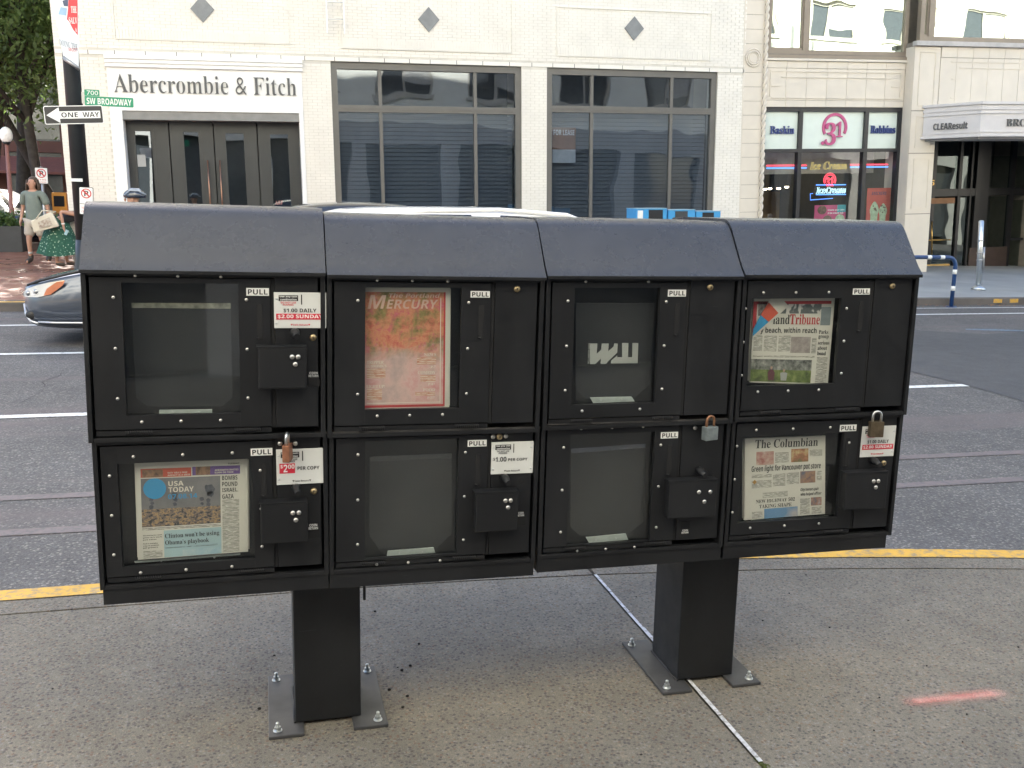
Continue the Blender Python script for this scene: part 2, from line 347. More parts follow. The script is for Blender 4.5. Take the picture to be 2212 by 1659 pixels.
o = MB().quad((-L/2-0.04,-0.06,0),(L/2+0.04,-0.06,0),(L/2+0.04,0.06,0),(-L/2-0.04,0.06,0)).build('sprayed_mark', m)
o.location = ((p0[0]+p1[0])/2, (p0[1]+p1[1])/2, 0.004); o.rotation_euler = (0,0,math.atan2(d[1], d[0])); structure(o)
# litter specks
b = MB()
for i in range(46):
    x, y = random.uniform(-0.4, 3.2), random.uniform(-0.7, 1.1); s = random.uniform(0.0018, 0.0042)
    b.ball((x, y, s*0.5), (s*random.uniform(0.7,1.5), s, s*0.7), 0, 6, 4)
for px, py in [(597,1568),(617,1572),(870,1537),(760,1480),(785,1500),(841,1499),(880,1513),(868,1457),(886,1447),(905,1400),(810,1330),(725,1420),(560,1540)]:
    q = on_ground(px, py-8); b.ball((q[0], q[1], 0.003), (0.006, 0.005, 0.004), 0, 6, 4)
stuff(b.build('litter', plain('dark_grit', (0.02,0.018,0.015), 0.9)))
# street markings and patches
def stripe(name, y, wd, x0, x1, mat=ROADW, dy=0.0, z=ZR+0.006):
    return structure(MB().quad((x0,y-wd/2,z),(x1,y-wd/2+dy,z),(x1,y+wd/2+dy,z),(x0,y+wd/2,z)).build(name, mat))
yA = on_ground(0, 906, ZR)[1]; xa = on_ground(2086, 833, ZR)
stripe('lane_line', yA, 0.115, -9, xa[0], dy=xa[1]-yA)
stripe('lane_line', on_ground(0, 766, ZR)[1], 0.105, -9, 3.6)
c0, c1 = on_ground(0, 704, ZR), on_ground(2212, 675, ZR)
stripe('lane_line', c0[1]-0.1, 0.11, -9, 30, dy=c1[1]-c0[1]+0.25)
q0 = on_ground(1996, 663, ZR); stripe('parking_line', 12.35, 0.07, q0[0]-0.4, 19)
for k in range(4): stripe('hatched_line', 12.45+0.07*k, 0.04, 14.6+0.5*k, 17.0+0.2*k, dy=-0.08)
structure(MB().add([tuple(on_ground(*p, ZR)[:2])+(ZR+0.004,) for p in [(1890,690),(1990,715),(2130,722),(2212,718),(2350,730),(2350,905),(2212,868),(2070,828),(1960,802),(1800,770)]][::-1], [tuple(range(10))]).build('asphalt_patch', PATCHM))
structure(MB().add([tuple(on_ground(*p, ZR)[:2])+(ZR+0.005,) for p in [(2086,711),(2150,711.5),(2212,714),(2212,716.5),(2140,715),(2086,713)]][::-1], [tuple(range(6))]).build('blue_sprayed_mark', worn_paint('blue_spray', (0.12,0.22,0.32), (0.10,0.10,0.10), 0.47, 30)))
PINK = worn_paint('faded_red_paint', (0.150, 0.122, 0.122), (0.096, 0.092, 0.094), 0.43, 25)
for py in (1070, 1143):
    q = on_ground(0, py, ZR); stripe('faded_red_line', q[1], 0.10, -5, 9, PINK, dy=-0.25, z=ZR+0.004)
# a meandering crack
b = MB(); pts = [(25,886),(45,870),(70,858),(92,845),(98,832),(90,826),(110,818),(130,812),(133,803),(148,795)]
pw = [on_ground(x, y, ZR) for x, y in pts]
for i in range(len(pw)-1):
    for k in range(4):
        a = pw[i]+(pw[i+1]-pw[i])*k/4; c = pw[i]+(pw[i+1]-pw[i])*(k+1)/4; j = random.uniform(0.008, 0.017)
        b.quad((a[0],a[1]-j,ZR+0.005),(c[0],c[1]-j,ZR+0.005),(c[0],c[1]+j,ZR+0.005),(a[0],a[1]+j,ZR+0.005))
structure(b.build('road_crack', DARK))
# far pavement, rising a little to the buildings
def rise(y): return max(0.0, 0.02*(y-13.5))
m_br, ntb, bsb = new_mat('red_paving_brick'); cb = coords(ntb, True)
bt = node(ntb, 'ShaderNodeTexBrick'); bt.inputs['Scale'].default_value = 5.0; bt.inputs['Color1'].default_value = (0.24,0.095,0.065,1); bt.inputs['Color2'].default_value = (0.31,0.14,0.095,1); bt.inputs['Mortar'].default_value = (0.12,0.08,0.065,1); bt.inputs['Mortar Size'].default_value = 0.012
ntb.links.new(cb, bt.inputs['Vector'])
ntb.links.new(mixc(ntb, 1.0, bt.outputs['Color'], ramp(ntb, noise_tex(ntb, cb, 0.9, 5), [(0.3,(0.75,)*3),(0.7,(1.2,)*3)]), 'MULTIPLY'), bsb.inputs['Base Color'])
ntb.links.new(ramp(ntb, noise_tex(ntb, cb, 1.3, 3), [(0.35,(0.22,)*3),(0.7,(0.6,)*3)]), bsb.inputs['Roughness'])
def walk(name, x0, x1, y0, y1, mat):
    return structure(MB().prism_x([(y0,-0.5),(y1,-0.5),(y1,rise(y1)),(13.5,0.0),(y0,0.0)][::1], x0, x1).build(name, mat))
walk('brick_pavement', -60, 4.0, 13.25, 70, m_br)
walk('far_pavement', 4.003, 60, 13.05, 24, FARCONC)
kb = structure(link('far_kerb', None))
for i in range(40):
    x0 = -40+i*2.0
    MB().box(x0, x0+1.985, YF, 13.247 if x0 < 4 else 13.047, -0.5, -0.002).build('kerb_stone', CURBM, kb, 0.012)
structure(MB().quad((-40,YF+0.02,0.003),(-1.9,YF+0.02,0.003),(-1.9,YF+0.2,0.003),(-40,YF+0.2,0.003)).build('yellow_curb_line', YEL))
for px in (2147, 2182, 2216):
    q = on_wall(px, 644, YF-0.004); structure(MB().box(q[0], q[0]+0.19, YF-0.006, YF-0.002, -0.09, -0.015).build('yellow_curb_block', YEL))
b = MB()
for i in range(60):
    x, y = random.uniform(11.5, 17), random.uniform(12.5, 12.84); s = random.uniform(0.012, 0.03)
    b.add([(x-s,y-s,ZR+0.01),(x+s,y-s*0.6,ZR+0.02),(x+s*0.7,y+s,ZR+0.012),(x-s,y+s*0.5,ZR+0.022)], [(0,1,2,3)])
stuff(b.build('fallen_leaves', plain('dry_leaf', (0.28,0.13,0.05), 0.8, vary=0.4)))

# ------------------------------------------------------------------ the newspaper rack
CW = 0.61
# lips and seams as photographed: each column hangs a little differently
LIP = [((172,582),(713.5,593.6)), ((712.3,594.7),(1176,603.7)), ((1178.5,598.4),(1596.7,599.8)), ((1601.5,595.8),(1992,595))]
SEAM = [((194,953),(711,935)), ((719,935),(1167,924.6)), ((1172,918),(1575.6,905.7)), ((1583,904.5),(1958,893))]
ZLIP, ZSEAM, ZBOT = 1.384, 0.934, 0.478
def pose(pair, Y, z):
    a, c = on_wall(*pair[0], Y), on_wall(*pair[1], Y)
    t = math.atan2(c[2]-a[2], c[0]-a[0])*0.8; t = max(-rad(0.7), min(rad(0.7), t))
    return ((a[2]+c[2])/2-z)*0.9, t
YD = 0.004            # face of the doors
NAMES = {}
def news_box(col, row, spec):
    up = row == 0; hk = (0.170, 0.162, 0.161, 0.164)[col]/0.174
    dz, tl = pose((LIP if up else SEAM)[col], 0.0 if up else 0.012, ZLIP if up else ZSEAM)
    yoff = 0.0 if up else 0.012
    z0, z1 = (ZSEAM+0.004, ZLIP) if up else (ZBOT+0.045, ZSEAM)
    R = thing('newspaper_box', spec['label'], 'newspaper box', (col*CW+CW/2, yoff, (z1 if up else z1)+dz), (0, -tl, 0), 'black newspaper boxes mounted on one stand')
    M = R.matrix_basis.inverted()
    hw = CW/2-0.0028; H = z1-z0
    def P(x, y, Y=0.0):                   # pixel -> local x, z on the plane y = Y of this box
        q = on_wall(x, y, Y+yoff); v = M @ Vector(q); return v.x, v.z
    def rect(x0, y0, x1, y1, Y=0.0):
        a = P(x0, (y0+y1)/2, Y)[0]; c = P(x1, (y0+y1)/2, Y)[0]; t = P((x0+x1)/2, y0, Y)[1]; u = P((x0+x1)/2, y1, Y)[1]
        return a, c, u, t
    # shell: sides, floor, back and the frame around the front
    b = MB()
    b.box(-hw, -hw+0.012, 0.0, 0.55, -H, 0); b.box(hw-0.012, hw, 0.0, 0.55, -H, 0)
    b.box(-hw+0.0121, hw-0.0121, 0.075, 0.55, -H+0.0002, -0.0002)
    b.box(-hw+0.0121, hw-0.0121, 0.002, 0.0748, -H, -H+0.012); b.box(-hw+0.0121, hw-0.0121, 0.002, 0.0748, -0.012, 0)
    b.build('shell', RACK, R, 0.0012)
    xd = P(spec['div'], spec['my'])[0]              # where the door ends and the coin side begins
    # door: four strips round the window opening
    ox0, ox1, oz0, oz1 = rect(*spec['open'])
    dx0, dx1, dzb, dzt = -hw+0.019, xd-0.006, -H+0.034, -0.016
    b = MB()
    b.box(dx0, ox0, YD, YD+0.014, dzb, dzt); b.box(ox1, dx1, YD, YD+0.014, dzb, dzt)
    b.box(ox0+0.0001, ox1-0.0001, YD, YD+0.014, oz1, dzt); b.box(ox0+0.0001, ox1-0.0001, YD, YD+0.014, dzb, oz0)
    door = b.build('door', RACK, R)
    if spec.get('pane', 1): MB().quad((ox0-0.008,YD+0.016,oz0-0.008),(ox1+0.008,YD+0.016,oz0-0.008),(ox1+0.008,YD+0.016,oz1+0.008),(ox0-0.008,YD+0.016,oz1+0.008)).build('window', ACETATE, door)
    sw = SCREW
    mx, mz = 0.020, 0.018; W_, H_ = ox1-ox0, oz1-oz0
    spots = [(ox0+W_*f, oz1+mz) for f in (0.12, 0.48, 0.85)]+[(ox0+W_*f, oz0-mz) for f in (0.13, 0.47, 0.82)]+[(ox0-mx, oz1-H_*f) for f in (0.11, 0.49, 0.87)]+[(ox1+mx, oz1-H_*f) for f in (0.12, 0.50, 0.88)]
    for i, (x, z) in enumerate(spots):
        if i in spec.get('lost', ()): continue
        o = link('screw', sw, door); o.location = (x, YD, z); o.rotation_euler = (0, random.uniform(0, 6), 0)
    # hinge rail and its springs
    b = MB(); b.box(dx0, dx1, YD+0.004, YD+0.012, -H+0.016, -H+0.030); hr = b.build('hinge_rail', RACK, R, 0.001)
    for fx in (0.24, 0.86):
        x = dx0+(dx1-dx0)*fx; pts = [(x-0.035+0.07*t/60, YD-0.001+0.006*math.cos(t*2*math.pi/5), -H+0.026+0.006*math.sin(t*2*math.pi/5)) for t in range(61)]
        MB().tube(pts, 0.0011, 5).build('hinge_spring', SPRINGM, hr)
    # coin side
    b = MB(); b.box(xd+0.006, hw-0.019, YD+0.002, YD+0.016, -H+0.030, -0.012); b.build('coin_panel', RACK, R, 0.0012)
    MB().box(xd-0.0045, xd+0.0045, YD+0.004, YD+0.03, -H+0.030, -0.016).build('divider_gap', DARK, R)
    # PULL plate
    a, c, u, t = rect(*spec['pull']); pl = MB().box(a, c, YD-0.002, YD-0.0002, u, t).build('pull_plate', WHITE, R, 0.0004)
    lettering('PULL', 'sans', BLACK, a+(c-a)*0.07, c-(c-a)*0.06, u+(t-u)*0.16, t-(t-u)*0.16, YD-0.0022, pl)
    # finger slot under the plate
    if spec.get('slot', 1):
        sx_ = (a+c)/2+0.004
        MB().box(sx_-0.0075, sx_+0.0075, YD-0.0012, YD+0.0004, u-0.118, u-0.022).build('finger_slot', DARK, R)
        b = MB(); b.tube([(sx_-0.008, YD-0.002, u-0.112), (sx_-0.001, YD-0.006, u-0.113)], 0.0022, 6); b.build('slot_rivet', RACK, R)
    # coin mechanism cover
    if 'mech' in spec:
        a, c, u, t = rect(*spec['mech'], -0.03); me_ = MB().box(a, c, -0.032, YD+0.001, u, t).build('coin_mechanism', RACK, R, 0.004)
        MB().box(a-0.004, c, -0.034, YD, t+0.0002, t+0.004).build('top_lip', RACK, me_, 0.001)
        for (x, y) in spec['rivets']:
            q = P(x, y, -0.032); o = link('rivet', RIVET, me_); o.location = (q[0], -0.032, q[1])
    if 'lock' in spec:
        x, z = P(*spec['lock']); lk = link('key_lock', LOCK, R); lk.location = (x, YD+0.001, z)
        MB().box(x-0.0012, x+0.0012, YD-0.0066, YD-0.0058, z-0.0035, z+0.0035).build('keyhole', BLACK, R)
    if 'knob' in spec:
        x, z = P(*spec['knob']); MB().tube([(x, YD+0.003, z), (x, -0.012, z), (x+0.002, -0.022, z-0.004), (x+0.004, -0.034, z-0.006)], [0.013, 0.0125, 0.009, 0.0085], 14).build('return_knob', RACK, R)
    if 'hole' in spec:
        x, z = P(*spec['hole']); MB().tube([(x, YD+0.002, z), (x, YD+0.0012, z)], 0.0095, 18).build('lock_hole', DARK, R)
    for (x, y) in spec.get('extra', ()):
        q = P(x, y); o = link('bolt_head', RIVET, R); o.location = (q[0], YD+0.002, q[1])
    if 'ret' in spec:
        a, c, u, t = rect(*spec['ret'][0]); cs = MB().box(a, c, YD+0.0002, YD+0.0018, u, t).build('coin_slot', DARK, R)
        a, c, u, t = rect(*spec['ret'][1])
        lettering('COIN', 'sans', WHITE, a+0.002, c-0.002, u+(t-u)*0.56, t, YD+0.0012, cs); lettering('RETURN', 'sans', WHITE, a, c, u, u+(t-u)*0.44, YD+0.0012, cs)
    if 'card' in spec:
        a, c, u, t = rect(*spec['card'][0]); w_, h_ = c-a, t-u; kind = spec['card'][1]
        cdp = MB().box(a, c, YD-0.001, YD+0.0018, u, t).build('price_card', CARD, R, 0.0004); yl = YD-0.0012
        def T(txt, st, mat, fx0, fx1, fz0, fz1): return lettering(txt, st, mat, a+w_*fx0, a+w_*fx1, u+h_*fz0, u+h_*fz1, yl, cdp, 0.0004)
        MB().box(a+w_*0.09, a+w_*0.46, yl-0.0003, yl, u+h_*0.76, u+h_*0.92).build('black_band', BLACK, cdp)
        lettering('Use any coin', 'sans', WHITE, a+w_*0.11, a+w_*0.44, u+h_*0.85, u+h_*0.91, yl-0.0004, cdp, 0.0003); lettering('combination', 'sans', WHITE, a+w_*0.12, a+w_*0.43, u+h_*0.775, u+h_*0.83, yl-0.0004, cdp, 0.0003)
        ink = BLACK if kind == 'copy' or kind == 'two' else RED
        T('DO NOT USE', 'sans', ink, 0.13, 0.42, 0.69, 0.74); T('PENNIES.', 'sans', ink, 0.17, 0.38, 0.63, 0.68)
        MB().box(a+w_*0.515, a+w_*0.535, yl-0.0003, yl, u+h_*0.66, u+h_*0.94).build('black_bar', BLACK, cdp)
        if kind == 'daily':
            T('$1.00 DAILY', 'sans', BLACK, 0.18, 0.81, 0.43, 0.55)
            MB().box(a+w_*0.04, a+w_*0.96, yl-0.0003, yl, u+h_*0.24, u+h_*0.405).build('red_band', RED, cdp)
            lettering('$2.00 SUNDAY', 'sans', WHITE, a+w_*0.07, a+w_*0.93, u+h_*0.265, u+h_*0.38, yl-0.0004, cdp, 0.0003)
        elif kind == 'two':
            MB().box(a+w_*0.06, a+w_*0.37, yl-0.0003, yl, u+h_*0.32, u+h_*0.60).build('red_band', RED, cdp)
            lettering('$', 'sans', WHITE, a+w_*0.08, a+w_*0.13, u+h_*0.46, u+h_*0.57, yl-0.0004, cdp, 0.0003); lettering('2', 'sans', WHITE, a+w_*0.14, a+w_*0.22, u+h_*0.355, u+h_*0.57, yl-0.0004, cdp, 0.0003); lettering('00', 'sans', WHITE, a+w_*0.23, a+w_*0.36, u+h_*0.45, u+h_*0.57, yl-0.0004, cdp, 0.0003)
            T('PER COPY', 'sans', BLACK, 0.42, 0.86, 0.40, 0.50)
        else:
            T('$', 'sans', BLACK, 0.045, 0.09, 0.42, 0.52); T('1.00', 'sans', BLACK, 0.10, 0.36, 0.39, 0.54); T('PER COPY', 'sans', BLACK, 0.40, 0.86, 0.40, 0.49)
        T('\u25BCCoin Return\u25BC', 'sans', ink if kind != 'daily' else RED, 0.31, 0.69, 0.065, 0.12)
        for fx, fz in ((0.05, 0.82), (0.95, 0.82), (0.05, 0.15), (0.95, 0.15)):
            o = link('card_screw', SMALLSCREW, cdp); o.location = (a+w_*fx, YD-0.001, u+h_*fz)
    # pocket for the sample copy
    if 'pocket' in spec:
        q = [P(x, y, 0.045) for x, y in spec['pocket']]
        pk = MB().add([(x, 0.045, z) for x, z in q][::-1], [tuple(range(len(q)))]).build('pocket', HOLDER, R)
        if spec.get('strip'):
            s = [P(x, y, 0.044) for x, y in spec['strip']]; MB().add([(x, 0.044, z) for x, z in s][::-1], [tuple(range(len(s)))]).build('pocket_strip', spec.get('stripmat', HOLDER), pk)
    if 'bracket' in spec:
        s = [P(x, y, 0.040) for x, y in spec['bracket']]
        b = MB(); b.add([(x, 0.040, z) for x, z in s][::-1]+[(x, 0.045, z) for x, z in s][::-1], [(0,1,2,3),(4,7,6,5),(0,4,5,1),(1,5,6,2),(2,6,7,3),(3,7,4,0)])
        br = b.build('paper_ledge', ALU, R)
        for f in (0.25, 0.75): o = link('ledge_screw', SMALLSCREW, br); o.location = (s[0][0]+(s[1][0]-s[0][0])*f, 0.040, (s[0][1]+s[3][1])/2)
    # hood, or the skirt under a lower box
    if up:
        pts = [(-0.012, -0.002), (-0.012, 0.004)]
        pts += [(0.014+0.080*t, 0.032+0.112*t) for t in (0, 1)]
        cx_, cz_, rr = 0.150, 0.108, 0.066
        pts += [(cx_+rr*math.cos(a_), cz_+rr*math.sin(a_)) for a_ in [rad(145-9.2*k_) for k_ in range(0, 7)]]
        pts += [(0.46, 0.174), (0.54, 0.17), (0.556, 0.15), (0.556, -0.002)]; pts = [(y_, z_*hk if z_ > 0.01 else z_) for y_, z_ in pts]
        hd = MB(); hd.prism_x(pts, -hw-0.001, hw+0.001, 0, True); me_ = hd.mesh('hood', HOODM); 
        o = link('hood', me_, R)
        md = bpy.context  # smooth the roll of the hood, keep its ends crisp
        for p_ in me_.polygons:
            if len(p_.vertices) > 4: p_.use_smooth = False
        me_.set_sharp_from_angle(angle=rad(35))
        MB().box(-hw-0.001, hw+0.001, -0.0135, -0.009, -0.0055, 0.004).build('hood_lip', RACK, R, 0.001)
    else:
        MB().box(-hw-0.0005, hw+0.0005, -0.006, 0.55, 0.0004, 0.0048).build('top_flange', EDGEM, R, 0.0015)
        MB().box(-hw+0.006 if col == 0 else -hw+0.001, hw-0.014 if col == 3 else hw-0.001, 0.006, 0.53, -H-0.0445, -H-0.0005).build('skirt', RACK, R, 0.0015)
    NAMES[(col, row)] = (R, P, rect)
    return R

def disc(r, h, dome, n=12, mat=STEEL):
    b = MB(); vs = []; prof = [(r, 0.0), (r*0.98, -h*0.4), (r*0.75, -h*0.8), (r*0.35, -h)]
    for rr, yy in prof: vs += [(rr*math.cos(2*math.pi*k/n), yy, rr*math.sin(2*math.pi*k/n)) for k in range(n)]
    vs.append((0, -h*1.03, 0)); fs = [(j*n+k, (j+1)*n+k, (j+1)*n+(k+1)%n, j*n+(k+1)%n) for j in range(3) for k in range(n)]+[(3*n+k, 4*n, 3*n+(k+1)%n) for k in range(n)]
    b.add(vs, fs, 0, True); return b.mesh(dome, mat)
SCREW = disc(0.0045, 0.0035, 'screw', 10); RIVET = disc(0.0068, 0.0048, 'rivet', 12); SMALLSCREW = disc(0.0032, 0.0018, 'card_screw', 8, ZINC); LOCK = disc(0.0095, 0.0065, 'key_lock', 16, BRASS)
SPRINGM = plain('dull_spring_steel', (0.055, 0.055, 0.058), 0.4, 0.8)
EDGEM = plain('scuffed_black_edge', (0.045, 0.042, 0.040), 0.38, 0.1, 0.6, 25)
FOIL = plain('crinkled_film', (0.35, 0.34, 0.27), 0.25, 0.6, 0.5, 45, 0.8, 60)
BLUEF = sheet_glass('bluish_film', (0.7, 0.75, 1.0), 0.12, 0.15, 0.2, 0.7, 0.12)
SPECS = {
 (0,0): dict(label='hooded black newspaper box with a daily and Sunday price card beside an empty window', div=590, my=760, open=(267,612,517,896), pull=(532,622.5,581,639), mech=(557.5,751,663,840), rivets=[(631,771),(644,771),(638,787)], lock=(676.5,729.5), knob=(637,719), ret=((666,817,691,836),(667,804,688,815)), card=((592,632,705,709),'daily'),
   pocket=[(284,654),(498,655),(502,858),(480,878),(318,878),(294,859)], strip=[(284,654),(498,655),(498.5,667),(284.3,665)], stripmat=FOIL, bracket=[(344,886),(458,884.5),(458,895.5),(344,897)]),
 (0,1): dict(label='black newspaper box holding the paper with a blue disc, with a two dollar card', div=594, my=1080, open=(258,997,548,1218), pull=(541.5,969,588.5,984.5), mech=(563,1087,665,1173), rivets=[(632.7,1108),(645.6,1107.4),(639,1123.4)], lock=(678,1062), knob=(640,1055), ret=((667,1146,690,1163),(667,1133,687,1145)), card=((597,970,705,1046),'two'), extra=[(605,959),(638,959)],
   bracket=[(290,1213),(519,1195),(519,1198.5),(292,1216.5)]),
 (1,0): dict(label='black newspaper box whose window shows an orange and pink tabloid cover', div=1063, my=760, open=(789,621,995.5,884), pull=(1017,629,1058.6,643), lock=(1117.7,624.5), lost=(7,)),
 (1,1): dict(label='black newspaper box with a misty empty window and a one dollar per copy card', div=1056, my=1080, open=(788.6,951,989,1203), pull=(1010.8,951,1051.6,965), mech=(1027.4,1064,1119.4,1148), rivets=[(1091.8,1081.6),(1103,1081),(1097.2,1096.3)], hole=(1126.8,1040), knob=(1090,1033), lock=(1079.8,943.7), extra=[(1066,944.5),(1093.6,943)], ret=((1119.5,1118,1136,1135),(1119,1107,1133,1116.5)), card=((1061.8,955,1152.4,1023.6),'copy'),
   pocket=[(798.4,986.3),(976,978.6),(975,1154),(941,1186.6),(819,1187),(798.4,1158)], strip=[(798.4,986.3),(976,978.6),(976,990),(798.4,997)], bracket=[(838,1190.5),(937,1183),(940,1194),(836,1201)]),
 (2,0): dict(label='black newspaper box with white angular letters on the dark panel in its window', div=1482, my=760, open=(1239,622,1422,873), pull=(1443.8,626,1482.7,640.8), lock=(1535.5,620.5), lost=(1,4),
   pocket=[(1244,655),(1412,655),(1405,828),(1366,864),(1270,866),(1244,840)], bracket=[(1275.6,859),(1364.6,857),(1371,867),(1282,871)]),
 (2,1): dict(label='black newspaper box with an empty grey window and no price card under a grey padlock', div=1464, my=1060, open=(1229,937,1410,1174), pull=(1428.4,933.8,1465.4,947.3), mech=(1445,1039,1547.5,1118), rivets=[(1509.7,1063),(1534,1062.4),(1521.2,1083.6)], knob=(1511,1017), extra=[(1503,925)], ret=((1472,1127,1491,1143),(1474,1145,1488.5,1153.5)),
   pocket=[(1234,969),(1394.5,958),(1391,1126),(1354,1156),(1251,1156.5),(1232,1138)], strip=[(1234,969),(1394.5,958),(1394.5,967),(1234,979.5)], stripmat=BLUEF, bracket=[(1266,1161),(1352,1153),(1357,1166),(1273,1173)]),
 (3,0): dict(label='hooded black newspaper box showing a creased paper with a folded red and blue corner', div=1878, my=740, open=(1620,645,1812,832), pull=(1843.7,623.3,1880,636.6), lock=(1929.5,618), bracket=[(1640,833),(1810,829),(1810,831.5),(1642,836)]),
 (3,1): dict(label='black newspaper box with a green light headline paper and a bronze padlock', div=1850, my=1040, open=(1601,939,1817,1124), pull=(1815.6,918,1851,932), mech=(1826,1022,1915.6,1100), rivets=[(1887,1039.4),(1897,1039),(1891.6,1052.6)], lock=(1910.4,1001), knob=(1886,995), card=((1862,921,1934.4,986.7),'daily'), bracket=[(1625,1124),(1790,1114.5),(1790,1117),(1622,1127)]),
}
for key, sp in SPECS.items(): news_box(*key, sp)

# the stand: two welded posts, bolted foot plates, beams
st = thing('rack_stand', 'black steel stand with two square posts bolted to the pavement', 'rack stand')
for x0, x1 in ((0.508, 0.706), (1.764, 1.966)):
    MB().box(x0, x1, 0.155 if x0 > 1 else 0.15, 0.376, 0.012, ZBOT+0.05).build('post', RACK, st, 0.004)
    for a in (x0-0.08, x1-0.028 if x0 < 1 else x1-0.032):
        fp = MB().box(a, a+0.104, 0.086, 0.472, 0.0005, 0.011).build('foot_plate', plain('dusty_black_plate', (0.050,0.050,0.052), 0.5, 0.1, 0.3, 12), st, 0.0025)
        for y in (0.118, 0.438):
            xb = a+0.026 if a < (x0+x1)/2 else a+0.076
            b = MB(); b.tube([(xb,y,0.011),(xb,y,0.0135)], 0.0135, 20)
            b.add([(xb+0.0098*math.cos(rad(60*k+12)), y+0.0098*math.sin(rad(60*k+12)), z) for z in (0.0136, 0.024) for k in range(6)], [(5,4,3,2,1,0),(6,7,8,9,10,11)]+[(k,(k+1)%6,6+(k+1)%6,6+k) for k in range(6)])
            b.tube([(xb,y,0.024),(xb,y,0.036),(xb,y,0.038)], [0.0055,0.0055,0.0035], 10); b.build('anchor_bolt', ZINC, st)
    MB().tube([(x0-0.002,0.15,0.0125),(x0-0.002,0.376,0.0125)], 0.004, 6).build('weld_bead', RACK, st)
MB().box(0.03, 2.41, 0.17, 0.36, ZBOT+0.0505, ZBOT+0.09).build('beam', RACK, st)
q = on_wall(787, 1283, 0.16); MB().box(q[0]-0.004, q[0]+0.004, 0.155, 0.163, q[2]-0.018, q[2]+0.06).build('bracket_tab', RACK, st, 0.001)

# padlocks hang from the seam flange
def padlock(px, label, w_, h_, d_, sh, bodym, shm, turn=0.0, group='padlocks on the newspaper boxes'):
    (bx0, by0, bx1, by1) = px
    a, c = on_wall(bx0, by0, -0.016), on_wall(bx1, by1, -0.016)
    t = thing('padlock', label, 'padlock', ((a[0]+c[0])/2, -0.014, (a[2]+c[2])/2), (0, 0, turn), group)
    h_ = a[2]-c[2]
    MB().box(-w_/2, w_/2, -d_/2, d_/2, -h_/2, h_/2).build('lock_body', bodym, t, 0.003)
    r = w_*0.31
    pts = [(-r, 0, h_/2-0.004), (-r, 0, h_/2+sh*0.5)]+[(-r*math.cos(a_), 0, h_/2+sh*0.5+r*math.sin(a_)) for a_ in [math.pi*k/8 for k in range(1, 8)]]+[(r, 0, h_/2+sh*0.5), (r, 0, h_/2-0.004)]
    MB().tube(pts, 0.0042, 10).build('shackle', shm, t)
    return t
padlock((613,960,629,996), 'reddish laminated padlock hanging edge-on beside the two dollar card', 0.042, 0.04, 0.020, 0.034, COPPER, ZINC, rad(76))
padlock((1516,922,1552,949.5), 'dull grey padlock on a rusty shackle above the box without a price card', 0.046, 0.032, 0.024, 0.034, GREYLOCK, RUST, rad(14))
padlock((1877,911,1909,943), 'tarnished bronze padlock covering a corner of the right-hand price card', 0.044, 0.036, 0.022, 0.036, BRONZE, ZINC, rad(-10))

# ------------------------------------------------------------------ newspapers
def paper(key, corners, label, Y=0.030, thick=0.008, group='newspapers on show in the boxes'):
    R, P, rect = NAMES[key]; yo = R.location.y
    q = [on_wall(x, y, Y+yo) for x, y in corners]
    c = sum(q)/4
    t = thing('newspaper', label, 'newspaper', tuple(c), group=group)
    L = [(p[0]-c[0], p[2]-c[2]) for p in q]           # TL TR BR BL
    def S(u, v): 
        tl, tr, br, bl = [np.array(k) for k in L]; return tuple((1-v)*((1-u)*tl+u*tr)+v*((1-u)*bl+u*br))
    def grid(u0, v0, u1, v1, y, m, name, n=6):
        b = MB(); vs = [(*S(u0+(u1-u0)*i/n, v0+(v1-v0)*j/n),) for j in range(n+1) for i in range(n+1)]
        vs = [(x, y, z) for x, z in vs]
        b.add(vs, [(j*(n+1)+i, (j+1)*(n+1)+i, (j+1)*(n+1)+i+1, j*(n+1)+i+1) for j in range(n) for i in range(n)])
        return b.build(name, m, t)
    pg = MB(); f = [S(0,0), S(1,0), S(1,1), S(0,1)]
    pg.prism_y([(x, z) for x, z in f], 0.0, thick); pg.build('folded_pages', PAPER, t)
    pg = MB(); pg.prism_y([S(-0.01,0.01), S(1.012,0.012), S(1.014,0.985), S(-0.008,0.985)], thick+0.001, thick+0.004); pg.build('inner_section', PAPER, t)
    def text(s, st, mat, u0, u1, v0, v1, y=-0.0006, **kw):
        a, c2, d2, e2 = S(u0, v0), S(u1, v0), S(u0, v1), S(u1, v1)
        return lettering(s, st, mat, a[0], c2[0], d2[1], a[1], y, t, 0.0002, 'headline', slope=e2[1]-d2[1], **kw)
    def patch(u0, v0, u1, v1, m, name='printed_photo', y=-0.0004): return grid(u0, v0, u1, v1, y, m, name, 1)
    return t, S, text, patch
INK = plain('grey_black_ink', (0.035, 0.034, 0.035), 0.8); BLUEI = plain('sky_blue_ink', (0.03, 0.24, 0.46), 0.7, vary=0.06); PURP = plain('violet_ink', (0.13, 0.07, 0.24), 0.7); ORNG = plain('orange_red_ink', (0.52, 0.09, 0.05), 0.7); PALEB = plain('pale_blue_ink', (0.30, 0.41, 0.44), 0.8); PALET = plain('pale_ink', (0.62, 0.56, 0.48), 0.8); REDT = plain('tribune_red_ink', (0.42, 0.035, 0.04), 0.7); GREYI = plain('grey_panel_ink', (0.19, 0.22, 0.23), 0.7)
